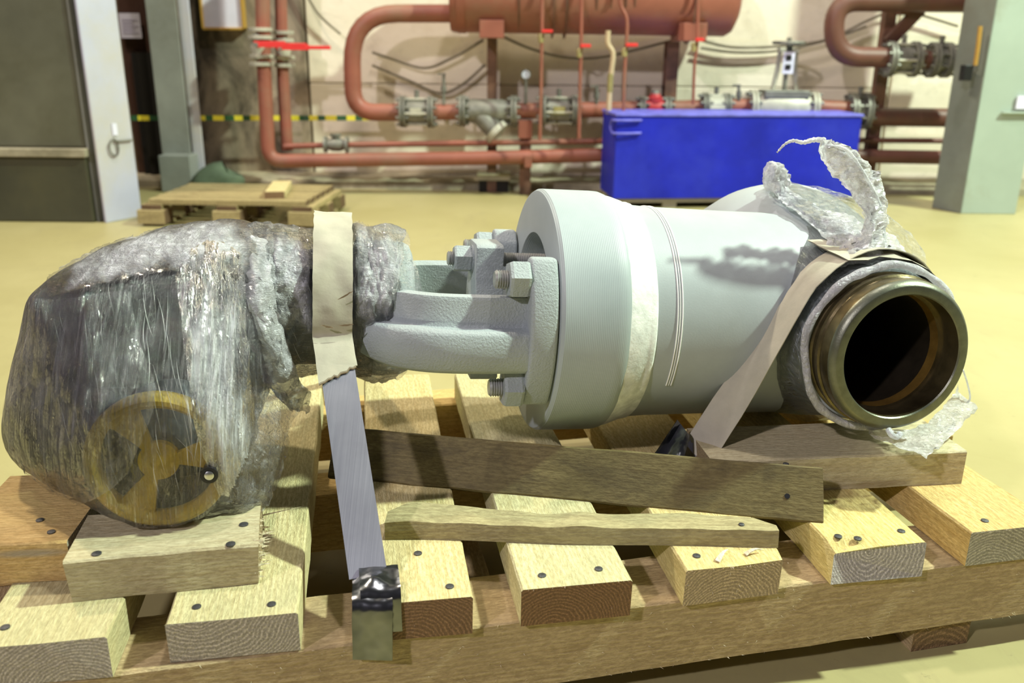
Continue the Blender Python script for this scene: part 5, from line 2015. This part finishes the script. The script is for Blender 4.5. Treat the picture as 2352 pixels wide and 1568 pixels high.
patch('film_gather', 'film_streak', [[(405, 640), (440, 580), (500, 560), (556, 590)], [(415, 730), (450, 720), (510, 710), (560, 720)], [(425, 840), (465, 840), (520, 840), (566, 850)], [(440, 940), (485, 945), (540, 950), (580, 955)], [(470, 1050), (510, 1060), (545, 1055), (585, 1040)], [(500, 1130), (530, 1140), (555, 1130), (590, 1120)]], 16, 22, 0.003, 0.006, (120, 12), 2.0, film1, bv1)
patch('film_top_layer', 'film_top', [[(120, 622), (200, 585), (300, 545), (420, 522), (520, 512), (575, 528)], [(110, 650), (200, 615), (300, 575), (420, 545), (520, 540), (585, 560)], [(115, 672), (200, 640), (300, 605), (420, 580), (520, 575), (590, 600)], [(120, 685), (200, 665), (300, 640), (420, 625), (520, 640), (590, 660)]], 10, 14, 0.003, 0.004, (60, 40), 5.0, film1, bv1)
patch('film_side_layer', 'film', [[(80, 690), (150, 690), (220, 680), (300, 670)], [(60, 800), (150, 820), (230, 820), (330, 800)], [(20, 930), (130, 940), (240, 930), (360, 900)], [(40, 1040), (130, 1080), (230, 1050), (330, 1000)], [(120, 1120), (180, 1150), (240, 1130), (300, 1080)]], 12, 14, 0.004, 0.005, (70, 14), 7.0, film1, bv1)
strands(95, (425, 580, 560, 1060), 85, 6, 150, 0.00026, 'crease_glint', 'film_glints', film1, bv1, 11)
strands(34, (130, 640, 420, 1000), 80, 6, 150, 0.00018, 'crease_glint', 'film_glints', film1, bv1, 12)
strands(14, (210, 960, 540, 1180), 75, 14, 90, 0.00018, 'crease_glint', 'film_glints', film1, bv1, 14)
bv2 = BVHTree.FromPolygons([v.co.copy() for v in film2.data.vertices], [tuple(p.vertices) for p in film2.data.polygons])
patch('film_neck_layer', 'film_neck', [[(590, 545), (640, 540), (700, 540)], [(590, 600), (640, 600), (715, 610)], [(600, 680), (650, 680), (720, 680)], [(610, 760), (660, 770), (730, 760)]], 10, 14, 0.003, 0.006, (70, 50), 3.0, film2, bv2)
patch('film_neck_layer', 'film_neck', [[(800, 520), (830, 512), (870, 530), (925, 548)], [(812, 580), (850, 580), (890, 590), (925, 600)], [(815, 660), (850, 660), (885, 665), (910, 670)], [(820, 740), (845, 745), (870, 740), (890, 735)]], 10, 12, 0.003, 0.006, (90, 40), 8.0, film2, bv2)
strands(26, (600, 560, 720, 850), 80, 25, 50, 0.00024, 'crease_glint', 'film_glints', film2, bv2, 15)
strands(50, (815, 535, 920, 740), 82, 20, 60, 0.00024, 'crease_glint', 'film_glints', film2, bv2, 16)

# ---- film over the pipe end
rows = []
for i in range(41):
    u_ = i / 40
    y = -0.055 - 0.150 * u_
    row = []
    for k in range(NTT):
        t = 2 * math.pi * k / NTT
        # radius follows the body
        rb_ = np.interp(-y, [0.05, 0.09, 0.13, 0.17, 0.21], [0.150, 0.136, 0.124, 0.115, 0.113])
        r = float(rb_) + 0.003 + 0.0035 * noise.noise(Vector((y * 18, math.cos(t) * 2, math.sin(t) * 2))) + 0.0014 * noise.noise(Vector((y * 30, math.cos(t) * 12, math.sin(t) * 12)))
        yy = y + 0.012 * (u_ ** 2) * noise.noise(Vector((3, math.cos(t) * 1.4, math.sin(t) * 1.4))) - 0.03 * (1 - u_) * noise.noise(Vector((8, math.cos(t) * 1.6, math.sin(t) * 1.6)))
        row.append(Vector((r * math.cos(t), yy, r * math.sin(t))))
    row.append(row[0])
    rows.append(row)
film3 = tag(G().grid(rows).out('stretch_film', 'film', None, 180, VM), 'clear film wrapped around the pipe end with a rolled edge', 'film')
rim = []
for k in range(121):
    t = 2 * math.pi * (k % 120) / 120
    r = 0.1125 + 0.0035 * noise.noise(Vector((math.cos(t) * 2.3, math.sin(t) * 2.3, 1)))
    rim.append(Vector((r * math.cos(t), -0.208 - 0.010 * noise.noise(Vector((3, math.cos(t) * 1.4, math.sin(t) * 1.4))), r * math.sin(t))))
rads = [0.0055 + 0.0025 * noise.noise(Vector((math.cos(i / 19.1) * 5, math.sin(i / 19.1) * 5, 2))) for i in range(121)]
G().tube(rim, rads, 10, caps=False).out('rolled_edge', 'film_bundle', film3, 180)

# loose film draped over the top of the body
top1 = [[(1742, 425, 0.08), (1790, 440, 0.02), (1850, 490, -0.05), (1905, 545, -0.10), (1930, 590, -0.15)],
        [(1790, 418, 0.10), (1850, 440, 0.04), (1910, 480, -0.03), (1960, 530, -0.09), (1985, 590, -0.15)],
        [(1850, 424, 0.10), (1920, 450, 0.05), (1980, 485, -0.01), (2025, 530, -0.07), (2040, 600, -0.15)],
        [(1920, 440, 0.09), (1990, 470, 0.05), (2045, 505, 0.0), (2080, 550, -0.05), (2085, 610, -0.14)],
        [(1990, 470, 0.07), (2045, 505, 0.04), (2090, 535, 0.0), (2115, 575, -0.04), (2118, 630, -0.12)]]
film4 = sheet_obj('loose_film', [sheet(top1, 8, 9, 0.005, 30, 8.0)], 'film_clear', 'loose clear film draped over the top of the valve body with twisted ends')
bun1 = [[(1752, 428, 0.045), (1768, 440, 0.025), (1790, 455, 0.02)], [(1748, 400, 0.03), (1772, 402, 0.010), (1800, 405, 0.02)], [(1758, 378, 0.03), (1780, 372, 0.015), (1802, 385, 0.02)],
        [(1772, 384, 0.035), (1795, 382, 0.02), (1808, 410, 0.03)], [(1780, 420, 0.04), (1795, 430, 0.025), (1812, 436, 0.03)]]
sheet_obj('film_knot', [sheet(bun1, 7, 9, 0.005, 60, 4.0), sheet([[(a + 4, b + 3, c + 0.012) for a, b, c in r] for r in bun1], 7, 9, 0.005, 70, 6.0)], 'film_bundle', parent=film4)
bun2 = [[(1770, 440, 0.03), (1785, 430, 0.03), (1805, 432, 0.03)], [(1795, 470, -0.01), (1815, 455, 0.0), (1840, 452, 0.0)], [(1840, 500, -0.05), (1865, 485, -0.04), (1895, 480, -0.03)],
        [(1890, 545, -0.10), (1925, 520, -0.09), (1960, 500, -0.07)], [(1905, 590, -0.15), (1955, 570, -0.14), (2010, 555, -0.12)]]
sheet_obj('film_band', [sheet(bun2, 8, 9, 0.006, 48, 5.0)], 'film_white', parent=film4)
# tall twisted ribbon standing up
rib1 = [[(1935, 600, -0.165), (1975, 600, -0.17), (2030, 610, -0.16)],
        [(1965, 550, -0.150), (2000, 545, -0.165), (2030, 550, -0.15)],
        [(1985, 500, -0.140), (2005, 490, -0.155), (2035, 490, -0.14)],
        [(1965, 460, -0.135), (1995, 445, -0.150), (2030, 450, -0.135)],
        [(1940, 425, -0.135), (1975, 400, -0.150), (2020, 405, -0.135)],
        [(1905, 395, -0.135), (1945, 365, -0.150), (1998, 380, -0.135)],
        [(1884, 360, -0.135), (1915, 340, -0.150), (1960, 345, -0.135)],
        [(1888, 325, -0.135), (1905, 318, -0.145), (1925, 322, -0.135)]]
sheet_obj('film_twist', [sheet(rib1, 7, 9, 0.0055, 55, 7.0), sheet([[(a + (8 if j == 1 else 0), b + 5, c + 0.022) for j, (a, b, c) in enumerate(r)] for r in rib1], 7, 9, 0.006, 50, 17.0)], 'film_white', parent=film4)
tl = [Lp(*p) for p in ((1895, 322, -0.14), (1870, 321, -0.14), (1845, 327, -0.14), (1822, 323, -0.14), (1803, 331, -0.14), (1785, 350, -0.14))]
G().tube(catmull(tl, 6), [0.0032 - 0.0028 * (i / 30) + 0.0012 * abs(math.sin(i * 1.3)) for i in range(31)], 7).out('film_tail', 'film_bundle', film4, 180)
G().tube(catmull([Lp(*p) for p in ((1900, 335, -0.15), (1945, 345, -0.155), (1985, 400, -0.155), (2020, 470, -0.15), (2026, 540, -0.155))], 6), 0.0022, 6).out('film_tail', 'film_bundle', film4, 180)
# bundle at the root of the twist
bun3 = [[(1930, 560, -0.13), (1980, 530, -0.13), (2030, 530, -0.11), (2060, 560, -0.10)],
        [(1915, 590, -0.155), (1970, 570, -0.17), (2030, 570, -0.16), (2085, 585, -0.13)],
        [(1905, 615, -0.17), (1970, 605, -0.18), (2050, 608, -0.17), (2115, 640, -0.14)]]
sheet_obj('film_bundle', [sheet(bun3, 9, 10, 0.006, 50, 9.0)], 'film_bundle', parent=film4)
# loose film under the pipe end, on the bearer
low1 = [[(1990, 985, -0.20), (2050, 985, -0.20), (2110, 975, -0.19), (2165, 930, -0.16), (2195, 880, -0.14)],
        [(2010, 1005, -0.235), (2070, 1010, -0.24), (2130, 995, -0.22), (2185, 955, -0.18), (2215, 910, -0.14)],
        [(2050, 1020, -0.27), (2100, 1030, -0.275), (2140, 1015, -0.25), (2190, 975, -0.20), (2236, 925, -0.15)],
        [(2100, 1040, -0.285), (2125, 1050, -0.29), (2145, 1030, -0.27), (2195, 985, -0.21), (2240, 945, -0.16)]]
film5 = sheet_obj('loose_film', [sheet(low1, 8, 9, 0.004, 38, 11.0)], 'film_white', 'loose clear film hanging below the open pipe end onto the bearer')
G().tube(catmull([Lp(*p) for p in ((2040, 985, -0.255), (2048, 998, -0.262), (2060, 1003, -0.262), (2068, 995, -0.258))], 5), 0.004, 8).out('film_drop', 'film_bundle', film5, 180)
G().tube(catmull([Lp(*p) for p in ((2212, 850, -0.18), (2222, 880, -0.16), (2228, 915, -0.15), (2215, 930, -0.15))], 5), 0.0014, 6).out('film_tail', 'film_bundle', film5, 180)
